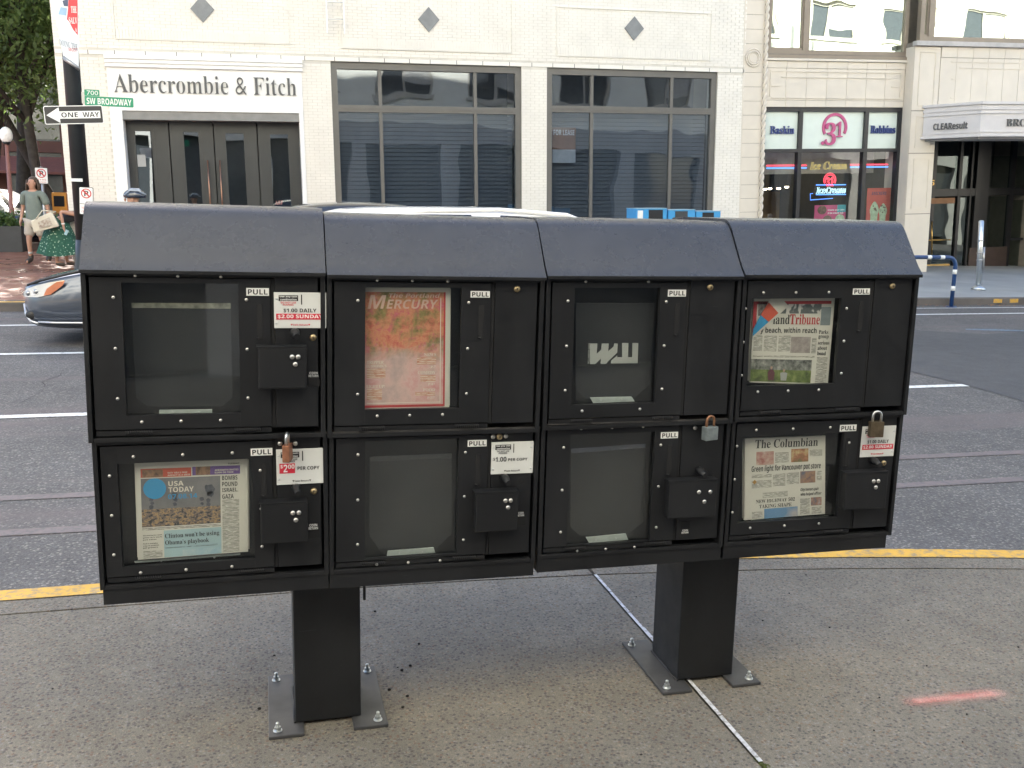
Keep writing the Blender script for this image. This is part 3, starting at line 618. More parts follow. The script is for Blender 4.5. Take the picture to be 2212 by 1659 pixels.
# paper with the blue disc
t, S, T, Pt = paper((0,1), [(291.7,999.8),(535,992),(536,1191.6),(298,1209.6)], 'newspaper with a large blue disc and a smoky city photo on its front page')
Pt(0.045, 0.065, 0.49, 0.155, ORNG, 'story_strip'); Pt(0.50, 0.06, 0.93, 0.15, PURP, 'story_strip')
T('TUESDAY', 'sans', INK, 0.82, 0.925, 0.03, 0.047)
for u, s in ((0.28, 'WHY NBA\u2019S FREE'), (0.28, 'AGENCY IS A MESS')):
    pass
T('WHY NBA\u2019S FREE', 'sans', PALET, 0.28, 0.455, 0.105, 0.122, -0.0009); T('AGENCY IS A MESS', 'sans', PALET, 0.28, 0.48, 0.130, 0.147, -0.0009)
T('AEROSMITH INVITES', 'sans', PALET, 0.70, 0.915, 0.095, 0.112, -0.0009); T('SLASH ON TOUR', 'sans', PALET, 0.70, 0.87, 0.120, 0.137, -0.0009)
FIG = picture('figures_photo', [(0.3, (0.05,0.03,0.025)), (0.55, (0.30,0.16,0.09)), (0.75, (0.12,0.08,0.07))], 40)
Pt(0.06, 0.075, 0.24, 0.153, FIG, 'printed_photo', -0.0007); Pt(0.53, 0.06, 0.66, 0.148, FIG, 'printed_photo', -0.0007)
Pt(0.045, 0.165, 0.75, 0.50, picture('smoke_sky_photo', [(0.3,(0.12,0.115,0.125)),(0.7,(0.20,0.19,0.195))], 9))
Pt(0.045, 0.48, 0.75, 0.665, picture('rooftops_photo', [(0.28,(0.03,0.03,0.035)),(0.42,(0.16,0.12,0.10)),(0.52,(0.34,0.22,0.11)),(0.60,(0.10,0.075,0.065)),(0.72,(0.42,0.29,0.13))], 60, 3, (1,1,1.7), 'CONSTANT'), 'printed_photo', -0.0006)
SM = picture('smoke_photo', [(0.3,(0.03,0.035,0.05)),(0.7,(0.09,0.095,0.115))], 50)
for u, v, r in ((0.13,0.38,0.02),(0.14,0.42,0.018),(0.13,0.46,0.022),(0.34,0.34,0.03),(0.345,0.39,0.022),(0.34,0.44,0.02),(0.65,0.30,0.05),(0.66,0.35,0.03),(0.64,0.42,0.022),(0.64,0.46,0.022),(0.58,0.40,0.022),(0.585,0.45,0.016)):
    c = S(u, v); w_ = 0.27*r; MB().add([(c[0]+w_*math.cos(a)*random.uniform(0.75,1.25), -0.0009, c[1]+w_*math.sin(a)*random.uniform(0.8,1.3)) for a in [-2*math.pi*k/14 for k in range(14)]][::-1], [tuple(range(14))]).build('printed_smoke', SM, t)
c = S(0.165, 0.27); MB().add([(c[0]+0.0290*math.cos(a), -0.0012, c[1]+0.0290*math.sin(a)) for a in [2*math.pi*k/40 for k in range(40)]], [tuple(range(40))]).build('blue_disc', BLUEI, t)
T('USA', 'sans', PALET, 0.285, 0.42, 0.20, 0.25, -0.001); T('TODAY', 'sans', PALET, 0.285, 0.51, 0.262, 0.315, -0.001); T('07.08.14', 'sans', BLUEI, 0.28, 0.54, 0.335, 0.385, -0.001)
for i, s in enumerate(('BOMBS', 'POUND', 'ISRAEL,', 'GAZA')): T(s, 'sans', INK, 0.765, (0.905, 0.905, 0.91, 0.87)[i], 0.165+0.066*i, 0.212+0.066*i)
Pt(0.765, 0.42, 0.92, 0.985, TYPE, 'type_column'); Pt(0.045, 0.675, 0.75, 0.70, TYPE, 'type_column')
Pt(0.235, 0.71, 0.755, 0.995, PALEB, 'story_panel')
T('Clinton won\u2019t be using', 'serif', INK, 0.245, 0.735, 0.745, 0.805, -0.0009); T('Obama\u2019s playbook', 'serif', INK, 0.245, 0.64, 0.815, 0.875, -0.0009)
Pt(0.24, 0.885, 0.72, 0.905, print_lines('blue_type', (0.30,0.41,0.44), (0.08,0.1,0.12), 240), 'type_column', -0.0007)
Pt(0.40, 0.925, 0.755, 0.995, picture('wing_photo', [(0.4,(0.25,0.38,0.46)),(0.6,(0.38,0.46,0.48))], 12), 'printed_photo', -0.0007)
for i, (s, u1) in enumerate((('Washington sees', 0.22), ('green as it starts', 0.22), ('pot sales', 0.17))): T(s, 'sans', INK, 0.05, u1, 0.745+0.022*i, 0.76+0.022*i)
for i, (s, u1) in enumerate((('Fed\u2019s sneaky', 0.18), ('way to publish', 0.19), ('pot growers', 0.18))): T(s, 'sans', INK, 0.05, u1, 0.83+0.022*i, 0.845+0.022*i)
Pt(0.05, 0.91, 0.22, 0.99, TYPE, 'type_column')
# orange and pink tabloid
t, S, T, Pt = paper((1,0), [(782,621),(973,622),(970.5,881),(783,885)], 'tabloid newspaper with an orange and pink smoky cover')
Pt(0.02, 0.035, 0.925, 0.985, ORNG2 := picture('smoky_cover', [(0.25,(0.13,0.12,0.05)),(0.38,(0.38,0.15,0.06)),(0.50,(0.52,0.20,0.10)),(0.60,(0.55,0.17,0.16)),(0.72,(0.60,0.36,0.33))], 11, 5), 'cover_photo')
m, nk, bs = new_mat('cover_print'); co = coords(nk)
base_ = ramp(nk, noise_tex(nk, co, 22, 8, 0.75), [(0.30,(0.30,0.06,0.045)),(0.42,(0.50,0.13,0.09)),(0.50,(0.56,0.25,0.13)),(0.58,(0.50,0.10,0.13)),(0.72,(0.58,0.27,0.27))])
leafy = ramp(nk, noise_tex(nk, co, 60, 5, 0.8), [(0.35,(0.07,0.08,0.02)),(0.6,(0.24,0.22,0.07)),(0.75,(0.40,0.30,0.14))])
sz = node(nk, 'ShaderNodeSeparateXYZ'); nk.links.new(co, sz.inputs[0])
c1_ = mixc(nk, ramp(nk, noise_tex(nk, co, 13, 5, 0.65), [(0.46,(0,)*3),(0.58,(0.9,)*3)]), base_, leafy)
smoke_ = ramp(nk, noise_tex(nk, co, 12, 6, 0.7), [(0.3,(0.52,0.20,0.22)),(0.5,(0.60,0.40,0.38)),(0.7,(0.40,0.30,0.30))])
low = node(nk, 'ShaderNodeMath', operation='MULTIPLY_ADD'); nk.links.new(sz.outputs['Z'], low.inputs[0]); low.inputs[1].default_value = -4.2; low.inputs[2].default_value = 0.12
lw_ = node(nk, 'ShaderNodeMath', operation='ADD'); nk.links.new(low.outputs[0], lw_.inputs[0]); nk.links.new(noise_tex(nk, co, 8, 5, 0.7), lw_.inputs[1])
nk.links.new(mixc(nk, ramp(nk, lw_.outputs[0], [(0.52,(0,)*3),(0.82,(0.9,)*3)]), c1_, smoke_), bs.inputs['Base Color']); bs.inputs['Roughness'].default_value = 0.6
Pt(0.02, 0.035, 0.925, 0.985, m, 'cover_photo', -0.0005)
Pt(0.925, 0.035, 0.945, 0.985, REDT, 'cover_border'); Pt(0.02, 0.965, 0.925, 0.985, REDT, 'cover_border', -0.0006); Pt(0.885, 0.08, 0.895, 0.955, PALET, 'cover_line', -0.0009); Pt(0.05, 0.945, 0.895, 0.951, PALET, 'cover_line', -0.0009)
PALEP = plain('faded_pink_ink', (0.60,0.40,0.33), 0.8)
T('The Portland', 'slant', PALEP, 0.30, 0.88, 0.045, 0.08, -0.0012); T('M', 'slant', PALEP, 0.06, 0.27, 0.06, 0.17, -0.0012); T('ERCURY', 'slant', PALEP, 0.27, 0.86, 0.095, 0.17, -0.0012)
for s, u0, u1, v0, v1 in (('NEWS',0.70,0.84,0.535,0.56),('P.7',0.78,0.835,0.64,0.66),('COMEDY',0.63,0.835,0.685,0.71),('P.47',0.75,0.83,0.785,0.805),('FOOD',0.69,0.83,0.83,0.855),('P.37',0.74,0.825,0.90,0.92),('TRIPPER',0.05,0.24,0.595,0.62),('ECONOMICS',0.045,0.27,0.627,0.65),('LIGHT UP!',0.045,0.25,0.795,0.82)): T(s, 'serif', PALET, u0, u1, v0, v1, -0.0012)
CT = print_lines('cover_type', (0.48,0.22,0.15), (0.70,0.62,0.52), 210, 0.8, 50)
for u0, v0, u1, v1 in ((0.62,0.57,0.84,0.63),(0.66,0.72,0.835,0.775),(0.60,0.862,0.83,0.892),(0.05,0.66,0.26,0.74),(0.05,0.83,0.22,0.92)): Pt(u0, v0, u1, v1, CT, 'type_column', -0.0011)
# creased paper with folded corner
t, S, T, Pt = paper((3,0), [(1628,645.5),(1803.5,644),(1788,831),(1620,826)], 'creased newspaper with a red, white and blue folded corner and a garden photo', 0.032)
Pt(0.0, 0.03, 0.96, 0.065, REDT, 'red_strip'); Pt(0.0, 0.03, 0.045, 0.40, REDT, 'red_strip', -0.0005); Pt(0.32, 0.065, 0.84, 0.175, picture('team_photo', [(0.35,(0.09,0.10,0.10)),(0.52,(0.12,0.13,0.13)),(0.56,(0.55,0.52,0.48))], 34, 2, (1,1,0.6)), 'printed_photo')
Pt(0.84, 0.10, 0.965, 0.31, GREYI, 'grey_panel'); Pt(0.06, 0.03, 0.2, 0.2, picture('crowd_photo', [(0.4,(0.10,0.08,0.08)),(0.6,(0.3,0.25,0.24))], 50))
T('landTribune', 'serif', INK, 0.25, 0.83, 0.185, 0.30); 
T('Tribune', 'serif', REDT, 0.455, 0.83, 0.18, 0.302, -0.0009); Pt(0.452, 0.178, 0.835, 0.304, PAPER, 'masthead_ground', -0.0007)
T('y beach, within reach', 'sans', INK, 0.10, 0.80, 0.335, 0.42)
for i, s in enumerate(('Parks', 'group', 'serious', 'about', 'bond')): T(s, 'serif', INK, 0.83, 0.83+(0.12,0.13,0.145,0.12,0.11)[i], 0.365+0.062*i, 0.41+0.062*i)
for u0, u1 in ((0.02,0.13),(0.15,0.31),(0.33,0.48)): Pt(u0, 0.43, u1, 0.62, TYPE, 'type_column')
Pt(0.485, 0.445, 0.735, 0.635, picture('street_photo', [(0.35,(0.20,0.17,0.16)),(0.6,(0.36,0.31,0.29)),(0.75,(0.30,0.16,0.06))], 22)); Pt(0.75, 0.46, 0.81, 0.635, TYPE, 'type_column')
Pt(0.02, 0.67, 0.80, 0.69, TYPE, 'type_column'); Pt(0.83, 0.68, 0.97, 0.985, TYPE, 'type_column')
Pt(0.0, 0.715, 0.77, 0.86, picture('tree_photo', [(0.36,(0.05,0.05,0.045)),(0.55,(0.21,0.21,0.19)),(0.7,(0.42,0.40,0.36))], 40)); Pt(0.0, 0.84, 0.77, 0.985, picture('garden_photo', [(0.3,(0.035,0.05,0.015)),(0.5,(0.12,0.16,0.035)),(0.7,(0.22,0.25,0.08))], 40), 'printed_photo', -0.0006)
for u, m, hm in ((0.26, plain('maroon_print', (0.10,0.03,0.035), 0.7), 0.0), (0.42, plain('pale_grey_print', (0.30,0.30,0.29), 0.7), 0.03)):
    MB().prism_y([S(u-0.035, 0.965), S(u+0.035, 0.965), S(u+0.045, 0.875), S(u+0.02, 0.838+hm), S(u-0.02, 0.838+hm), S(u-0.045, 0.875)], -0.0011, -0.0008).build('printed_figure', m, t)
    c = S(u, 0.815+hm); MB().add([(c[0]+0.004*math.cos(a), -0.0011, c[1]+0.0052*math.sin(a)) for a in [2*math.pi*k/10 for k in range(10)]], [tuple(range(10))]).build('printed_head', plain('skin_print', (0.33,0.22,0.16), 0.7), t)
fl = MB()      # the folded-over corner: a flap standing 4 mm proud
def F(us, m, nm, y): MB().prism_y([S(*k) for k in us], y, y+0.0012).build(nm, m, t)
F([(0.19,0.0),(0.33,-0.005),(0.42,0.085),(0.0,0.47),(0.0,0.40)], PAPER, 'folded_corner', -0.0045); F([(0.175,0.04),(0.30,0.165),(0.185,0.27),(0.085,0.19)], ORNG, 'red_print', -0.0053); F([(0.085,0.19),(0.185,0.27),(0.0,0.44),(0.0,0.36)], BLUEI, 'blue_print', -0.0053)
# broadsheet with the green light story
t, S, T, Pt = paper((3,1), [(1609,947.5),(1783,941),(1782,1110),(1608,1124)], 'newspaper with a large serif masthead and a green light headline')
T('The Columbian', 'serif', INK, 0.13, 0.91, 0.02, 0.125)
Pt(0.14, 0.165, 0.355, 0.33, picture('plate_photo', [(0.35,(0.30,0.10,0.09)),(0.55,(0.45,0.30,0.25)),(0.7,(0.55,0.52,0.48))], 26)); Pt(0.57, 0.15, 0.785, 0.315, picture('salad_photo', [(0.35,(0.11,0.14,0.05)),(0.5,(0.32,0.12,0.06)),(0.65,(0.48,0.36,0.18))], 32))
Pt(0.37, 0.18, 0.54, 0.31, TYPE, 'type_column'); Pt(0.80, 0.165, 0.96, 0.25, TYPE, 'type_column')
T('Green light for Vancouver pot store', 'sans', INK, 0.085, 0.945, 0.335, 0.43)
for u0, v0, u1, v1 in ((0.085,0.44,0.33,0.485),(0.085,0.52,0.33,0.61),(0.345,0.45,0.50,0.60),(0.515,0.44,0.67,0.585),(0.89,0.44,0.955,0.56),(0.22,0.67,0.53,0.74),(0.685,0.78,0.805,0.985),(0.83,0.895,0.955,0.985),(0.09,0.90,0.22,0.985)): Pt(u0, v0, u1, v1, TYPE, 'type_column')
c = S(0.12, 0.535); MB().add([(c[0]-0.008,-0.001,c[1]),(c[0],-0.001,c[1]-0.008),(c[0]+0.008,-0.001,c[1]),(c[0],-0.001,c[1]+0.008)], [(0,1,2,3)]).build('printed_diamond', plain('ochre_ink', (0.35,0.19,0.05), 0.7), t)
Pt(0.685, 0.435, 0.875, 0.585, picture('shopfront_photo', [(0.35,(0.10,0.07,0.10)),(0.5,(0.32,0.18,0.11)),(0.68,(0.14,0.13,0.17))], 26)); Pt(0.82, 0.775, 0.955, 0.88, picture('pair_photo', [(0.35,(0.12,0.12,0.16)),(0.5,(0.33,0.17,0.12)),(0.7,(0.36,0.35,0.40))], 40))
T('City honors pair', 'sans', INK, 0.69, 0.92, 0.645, 0.695); T('who helped officer', 'sans', INK, 0.69, 0.955, 0.705, 0.755)
T('NEW HIGHWAY 502', 'serif', INK, 0.14, 0.62, 0.755, 0.80); T('TAKING SHAPE', 'serif', INK, 0.18, 0.58, 0.82, 0.865)
Pt(0.24, 0.875, 0.655, 1.0, picture('blue_diagonal_photo', [(0.42,(0.40,0.36,0.36)),(0.5,(0.12,0.24,0.40))], 7, 2))
# dark panel with white angular letters
R, P, rect = NAMES[(2,0)]; yo = R.location.y
q = [on_wall(x, y, 0.05+yo) for x, y in ((1244,655),(1412,655),(1405,866),(1244,866))]; c = sum(q)/4
t = thing('display_sheet', 'dark sheet printed with large white angular letters behind a box window', 'sign', tuple(c), group=None)
MB().prism_y([(k[0]-c[0], k[2]-c[2]) for k in q], 0, 0.003).build('sheet', BLACK, t)
def LW(x, y): k = on_wall(x, y, 0.05+yo); return (k[0]-c[0], k[2]-c[2])
CREAM = plain('cream_white_letter', (0.60,0.59,0.54), 0.5, vary=0.04)
zx = lambda x, y: LW(1152.1+x*0.2778, 460.8+y*0.2778)
for poly in ([(440,1012),(497,1012),(492,1092),(527,1060),(532,1012),(585,1012),(582,1072),(625,1035),(628,1012),(655,1012),(652,1082),(585,1145),(565,1170),(522,1170),(526,1128),(480,1172),(440,1172)],
             [(690,1008),(738,1008),(735,1118),(768,1118),(770,1008),(815,1008),(810,1165),(603,1167),(605,1145),(652,1105),(650,1118),(690,1118)]):
    MB().prism_y([zx(*p) for p in poly], -0.0012, -0.0002).build('white_letter', CREAM, t)
# side lettering, turned upright
o = lettering('WILLAMETTE WEEK', 'sans', CREAM, 0, 0.062, 0, 0.005, 0, None, 0.0004); o.parent = t
k = zx(424, 1170); o.location = (k[0]+0.004, -0.0008, k[1]+0.0); o.rotation_euler = (0, rad(-90), 0)

# ------------------------------------------------------------------ the cream brick store across the street
YW = 18.7
CREAMB = plain('cream_painted_brick', (0.73, 0.70, 0.63), 0.62, vary=0.05, scale=2.2, bmp=0.3, bscale=40, world=True)
MORTAR = plain('cream_mortar', (0.60, 0.57, 0.50), 0.85, vary=0.1, scale=5, world=True)
TRIMW = plain('white_sign_board', (0.76, 0.76, 0.74), 0.5, vary=0.03)
FRAME = plain('taupe_window_frame', (0.125, 0.120, 0.108), 0.5, 0.1, 0.08, 4)
DOORM = plain('charcoal_door_paint', (0.034, 0.037, 0.037), 0.42, 0, 0.1, 3)
GLASSA = sheet_glass('dark_store_glass', (0.66, 0.73, 0.80), 0.19, 0.015, 0.12, 0.85)
GLASSD = sheet_glass('door_glass', (0.8, 0.9, 0.95), 0.28, 0.01, 0.1, 0.7)
BLIND = plain('grey_blind_slat', (0.12, 0.13, 0.14), 0.6)
def A(x, y, Y=YW): return loc(x, y, Y, TILT_A)
S1 = thing('store_building', 'cream painted brick store with white fascia and large grey framed windows', 'building', (0,0,0), (0,-TILT_A,0))
XL, XR, ZT = -3.29, 11.49, 27.0
bays = [(-2.36, 1.42), (2.02, 6.14), (6.72, 10.82)]
b = MB(); yb = YW+0.007
xs = [XL]+[x for p in bays for x in p]+[XR]
for i in range(0, len(xs), 2): b.box(xs[i], xs[i+1], yb, 19.25, -1.0, 4.44)
b.box(XL, XR, yb, 19.25, 4.4401, ZT)
b.box(XL, XL+0.35, 19.2501, 45, -1, 4.44); b.box(XL, XR, 19.2501, 45, 5.2, ZT); b.box(XL+0.36, XR, 23.5, 45, -1, 5.19)
b.build('wall', MORTAR, S1)
# bricks, one by one; those that show largest are parts, the rest one part
BL, BH, CO = 0.190, 0.0545, 0.0605
cells = []
nrow = int((6.45+0.35)/CO)
trimrects = []
for j in range(nrow):
    z = -0.35+j*CO; off = (j % 2)*0.1
    spans = [(XL, XR)] if z >= 4.455 else [(xs[i], xs[i+1]) for i in range(0, len(xs), 2)] if z+BH < 4.36 else []
    for (a, c) in spans:
        x = a+0.003-off
        while x < c-0.01:
            x0, x1 = max(x, a+0.003), min(x+BL, c-0.003)
            if x1-x0 > 0.03: cells.append((x0, x1, z, abs(x1-x0-BL) < 1e-6))
            x += BL+0.01
unit = MB().box(0, BL, 0, 0.012, 0, BH).mesh('brick', CREAMB)
near = sorted([c for c in cells if c[3] and 1.55 < c[2] < 6.0 and c[0] > 1.4], key=lambda c: (abs(c[0]-10.9) > 0.75 and abs(c[0]-6.4) > 0.4 and abs(c[0]-1.7) > 0.4, abs(c[2]-3.6)))[:298]
ns = set(near); b = MB()
for c in cells:
    jy = random.uniform(-0.0016, 0.0016)
    if c in ns:
        o = link('brick', unit, S1); o.location = (c[0], YW+jy, c[2])
    else: b.box(c[0], c[1], YW+jy, YW+0.012, c[2], c[2]+BH)
stuff(b.build('brickwork', CREAMB, S1))
# stone lintel course with dark joints
box('lintel_backing', (XL, XR, YW+0.003, YW+0.02, 4.362, 4.449), DARK, S1)
b = XL
while b < XR-0.05:
    e = min(b+random.uniform(0.44, 0.62), XR); box('lintel_block', (b+0.006, e-0.006, YW-0.004, YW+0.01, 4.364, 4.447), CREAMB, S1); b = e
# raised panels and their grey diamonds
for (l, r, zb, zt, dpx) in ((A(249,88)[0], A(628,104)[0], 4.66, 5.9, (437,20)), (A(737,109)[0], A(1107,123)[0], 4.62, 5.9, (926,42.5)), (A(1202,127)[0], A(1534,132)[0], 4.60, 5.62, (1369.5,61.5))):
    for q in ((l, r, zb, zb+0.014), (l, r, zt, zt+0.014), (l, l+0.014, zb+0.0141, zt-0.0001), (r-0.014, r, zb+0.0141, zt-0.0001)):
        box('panel_trim', (q[0], q[1], YW-0.022, YW+0.004, q[2], q[3]), CREAMB, S1)
    x = l+0.03
    while x < r-0.06:
        box('soldier_brick', (x, x+0.052, YW-0.012, YW+0.006, zb+0.02, zb+0.19), CREAMB, S1); x += 0.0605
    cx, cz = A(*dpx); s = 0.235
    MB().prism_y([(cx-s*0.97,cz),(cx,cz-s*1.08),(cx+s*0.97,cz),(cx,cz+s*1.08)], YW-0.03, YW+0.001).build('diamond_ornament', plain('grey_slate', (0.20,0.21,0.21), 0.6), S1)
# fascia with the store name
fz0, fz1 = 3.30, 4.36
sg = box('fascia_board', (-2.36, 1.42, YW-0.02, 19.2, fz0, fz1-0.001), TRIMW, S1)
for k, (dz, pr) in enumerate(((0.0, 0.10), (0.075, 0.075), (0.15, 0.05))):
    box('cornice_step', (-2.38, 1.44, YW-0.02-pr, YW-0.0201, fz1-0.075-dz, fz1-0.002-dz), TRIMW, sg)
LET = plain('dark_grey_letter', (0.085, 0.088, 0.088), 0.5)
x0 = A(247,190)[0]; x1 = A(640,195)[0]; zb = A(300,199)[1]; zt = A(262,160)[1]
lettering('Abercrombie & Fitch', 'serif', LET, x0, x1, zb-0.015, zt, YW-0.022, sg, 0.03, thin=0.014)
# door bay
for xa, xb in ((-2.36, -2.13), (1.33, 1.42)):
    box('door_pilaster', (xa, xb, YW-0.03, 19.6, -0.6, fz0-0.002), TRIMW, S1, 0.01)
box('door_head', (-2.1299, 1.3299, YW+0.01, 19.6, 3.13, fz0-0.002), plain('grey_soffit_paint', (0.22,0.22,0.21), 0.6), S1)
YDR = 19.05
edges = [A(263,300,YDR)[0], A(366,300,YDR)[0], A(462,300,YDR)[0], A(556,300,YDR)[0], A(648,300,YDR)[0]]
glas = [((291,283),(340,470)), ((396,285),(440,470)), ((487,288),(536,470)), ((583,290),(630,470))]
for i in range(4):
    l, r = edges[i]+0.012, edges[i+1]-0.012
    g0, g1 = A(*glas[i][0], YDR), A(*glas[i][1], YDR); gl, gr, gt, gb = g0[0], g1[0], g0[1], 0.5
    b = MB(); b.box(l, gl, YDR, YDR+0.06, -0.5, 3.128); b.box(gr, r, YDR, YDR+0.06, -0.5, 3.128); b.box(gl, gr, YDR, YDR+0.06, gt, 3.128); b.box(gl, gr, YDR, YDR+0.06, -0.5, gb)
    d = b.build('door_leaf' if i in (1, 2) else 'side_panel', DOORM, S1)
    MB().quad((gl,YDR+0.03,gb),(gr,YDR+0.03,gb),(gr,YDR+0.03,gt),(gl,YDR+0.03,gt)).build('pane', GLASSD, d)
    b = MB()
    for q in ((gl-0.05, gl, gb, gt), (gr, gr+0.05, gb, gt), (gl-0.05, gr+0.05, gt+0.0001, gt+0.05)): b.box(q[0], q[1], YDR-0.012, YDR-0.0002, q[2], q[3])
    b.build('glazing_bead', DOORM, d)
    if i in (1, 2):
        hx = A(452 if i == 1 else 478, 400, YDR)[0]
        b = MB(); b.tube([(hx,YDR-0.07,0.9),(hx,YDR-0.07,2.35)], 0.016, 8); b.tube([(hx,YDR,1.0),(hx,YDR-0.07,1.0)], 0.01, 6); b.tube([(hx,YDR,2.25),(hx,YDR-0.07,2.25)], 0.01, 6)
        b.build('pull_handle', plain('copper_handle', (0.35,0.20,0.14), 0.35, 0.9), d)
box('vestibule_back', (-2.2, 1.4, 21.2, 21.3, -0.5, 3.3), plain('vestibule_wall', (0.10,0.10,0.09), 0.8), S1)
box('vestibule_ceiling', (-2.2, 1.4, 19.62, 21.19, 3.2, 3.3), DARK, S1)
g0, g1 = A(296,334,YDR), A(316,360,YDR); tag(MB().box(g0[0], g1[0], YDR-0.006, YDR-0.003, g1[1], g0[1]).build('notice', plain('grey_notice_card', (0.35,0.36,0.36), 0.6)), 'small pale notice on the dark left side panel of the store entrance', 'notice').rotation_euler = (0,-TILT_A,0)
lettering('A&F', 'serif', plain('pale_red_letter', (0.40,0.20,0.18), 0.6), A(594,440,YDR)[0], A(612,440,YDR)[0], A(600,442,YDR)[1], A(600,433,YDR)[1], YDR+0.02, S1, 0.002)
# the two big windows
SLAT = MB().add([(0,0,0),(1,0,0),(1,0.03,0.082),(0,0.03,0.082)], [(0,1,2,3)]).mesh('slat', BLIND)
for (xa, xb), mu, rail in ((bays[1], (A(822,200)[0], A(1028,200)[0]), A(920,236)[1]), (bays[2], (A(1281,200)[0], A(1454,200)[0]), A(1370,237)[1])):
    b = MB(); fw = 0.13; zb, zt = 0.45, 4.36; y0, y1 = YW+0.05, YW+0.17
    b.box(xa, xa+fw, y0, y1, zb, zt); b.box(xb-fw, xb, y0, y1, zb, zt); b.box(xa+fw, xb-fw, y0, y1, zt-0.14, zt); b.box(xa+fw, xb-fw, y0, y1, rail-0.075, rail+0.065); b.box(xa+fw, xb-fw, y0, y1, zb, zb+0.12)
    b.box(xa+fw, xb-fw, y0-0.012, y0-0.0002, rail-0.012, rail+0.012)
    for m in mu:
        b.box(m-0.035, m+0.035, y0+0.02, y1, rail+0.0651, zt-0.1401); b.box(m-0.035, m+0.035, y0+0.02, y1, zb+0.1201, rail-0.0751)
    win = b.build('storefront_window', FRAME, S1)
    ed = [xa+fw, mu[0], mu[1], xb-fw]
    for i in range(3):
        l, r = ed[i]+(0.036 if i else 0.0), ed[i+1]-(0.036 if i < 2 else 0)
        for lo, hi in ((zb+0.12, rail-0.075), (rail+0.065, zt-0.14)):
            MB().quad((l,y0+0.07,lo),(r,y0+0.07,lo),(r,y0+0.07,hi),(l,y0+0.07,hi)).build('pane', GLASSA, win)
    z = 0.6
    while z < rail-0.1:
        o = link('slat', SLAT, win); o.location = (xa+fw+0.01, YW+0.30, z); o.scale = (xb-xa-2*fw-0.02, 1, 1); z += 0.088
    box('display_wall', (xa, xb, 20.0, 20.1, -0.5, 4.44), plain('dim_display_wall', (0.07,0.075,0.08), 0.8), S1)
    box('window_sill', (xa-0.02, xb+0.02, YW-0.06, YW+0.2, 0.36, 0.449), CREAMB, S1); box('bulkhead', (xa, xb, YW+0.01, 19.2, -1.0, 0.359), CREAMB, S1)
q0, q1 = A(1193,275,YW+0.2), A(1243,352,YW+0.2)
pz = thing('window_poster', 'faded orange and white leasing notice inside the tall grey framed window', 'poster', (0,0,0), (0,-TILT_A,0))
box('poster_board', (q0[0], q1[0], YW+0.2, YW+0.21, q1[1], q0[1]), plain('orange_poster', (0.26,0.13,0.075), 0.6), pz)
wz = q0[1]-(q0[1]-q1[1])*0.62; box('white_band', (q0[0], q1[0], YW+0.195, YW+0.1995, q1[1], wz), plain('poster_white', (0.5,0.5,0.5), 0.6), pz)
lettering('FOR LEASE', 'sans', WHITE, q0[0]+0.03, q1[0]-0.03, q0[1]-0.17, q0[1]-0.05, YW+0.198, pz, 0.002)
# end of the fire ladder
ld = thing('fire_ladder', 'white fire escape ladder hanging on the cream brick wall above the window', 'ladder', (0,0,0), (0,-TILT_A,0))
lx0, lx1 = A(706,30,18.5)[0], A(743,30,18.5)[0]; lz = A(720,72,18.5)[1]
for x in (lx0, lx1): MB().box(x-0.014, x+0.014, 18.49, 18.53, lz, 9.0).build('ladder_rail', TRIMW, ld)
z = lz+0.28
while z < 9: MB().tube([(lx0+0.013,18.51,z),(lx1-0.013,18.51,z)], 0.01, 6).build('rung', TRIMW, ld); z += 0.33
for z in (lz+0.9, lz+2.4): MB().box(lx0-0.0139, lx0+0.0139, 18.5301, YW-0.001, z, z+0.03).build('ladder_bracket', TRIMW, ld)

# ------------------------------------------------------------------ the terracotta building with the ice cream shop
TERRA = plain('pale_terracotta', (0.63, 0.575, 0.485), 0.55, vary=0.06, scale=1.6, world=True)
TJ = plain('terracotta_joint', (0.20, 0.175, 0.145), 0.9, world=True)
BRZ = plain('taupe_bronze_frame', (0.235, 0.195, 0.15), 0.45, 0.2, 0.08, 3)
BLK = plain('black_shop_frame', (0.016, 0.017, 0.02), 0.4)
GLASSU = sheet_glass('mirror_glass', (0.82, 0.93, 0.86), 0.62, 0.008, 0.10, 0.4)
GLASSS = sheet_glass('shop_glass', (0.92, 0.97, 0.97), 0.10, 0.01, 0.08, 0.92)
def Bq(x, y, Y=YW): return loc(x, y, Y, TILT_B)
ROTB = (0, -TILT_B, 0)
S2 = thing('terracotta_building', 'pale terracotta office building with ice cream shop and entrance canopy', 'building', (0,0,0), ROTB)
b = MB(); yb = YW+0.02
b.box(11.5, 12.07, yb, 19.3, -1.6, 4.68); b.box(12.0701, 15.83, yb, 19.3, 3.46, 4.67); b.box(15.8301, 30, 18.42, 19.3, 3.36, 4.95)
b.box(15.8301, 16.55, 18.42, 19.3, -1.6, 3.3599); ZB = 28.3
b.box(11.5, 30, 19.3001, 45, 5.4, ZB); b.box(11.5, 12.07, yb, 19.3, 4.6801, ZB); b.box(12.0701, 30, yb+0.1, 19.3, 7.6, ZB)
b.box(11.5, 30, 24, 45, -1.6, 5.39); b.box(15.8301, 30, 19.3001, 24, 3.9, 5.39); b.box(21, 30, 18.42, 24, -1.6, 3.3599)
b.build('wall', TJ, S2)
box('upper_facing', (12.08, 29.9, yb+0.08, yb+0.099, 7.6, ZB-0.1), TERRA, S2)
for k in range(14):        # roof pinnacles, whose shadows fall on the far side of the street
    x = 12.5+k*1.25; h = 1.9 if k % 4 == 0 else 1.0
    MB().prism_x([(19.0,ZB),(19.5,ZB),(19.4,ZB+h*0.5),(19.25,ZB+h),(19.1,ZB+h*0.5)], x-0.16, x+0.16).build('pinnacle', TERRA, S2)
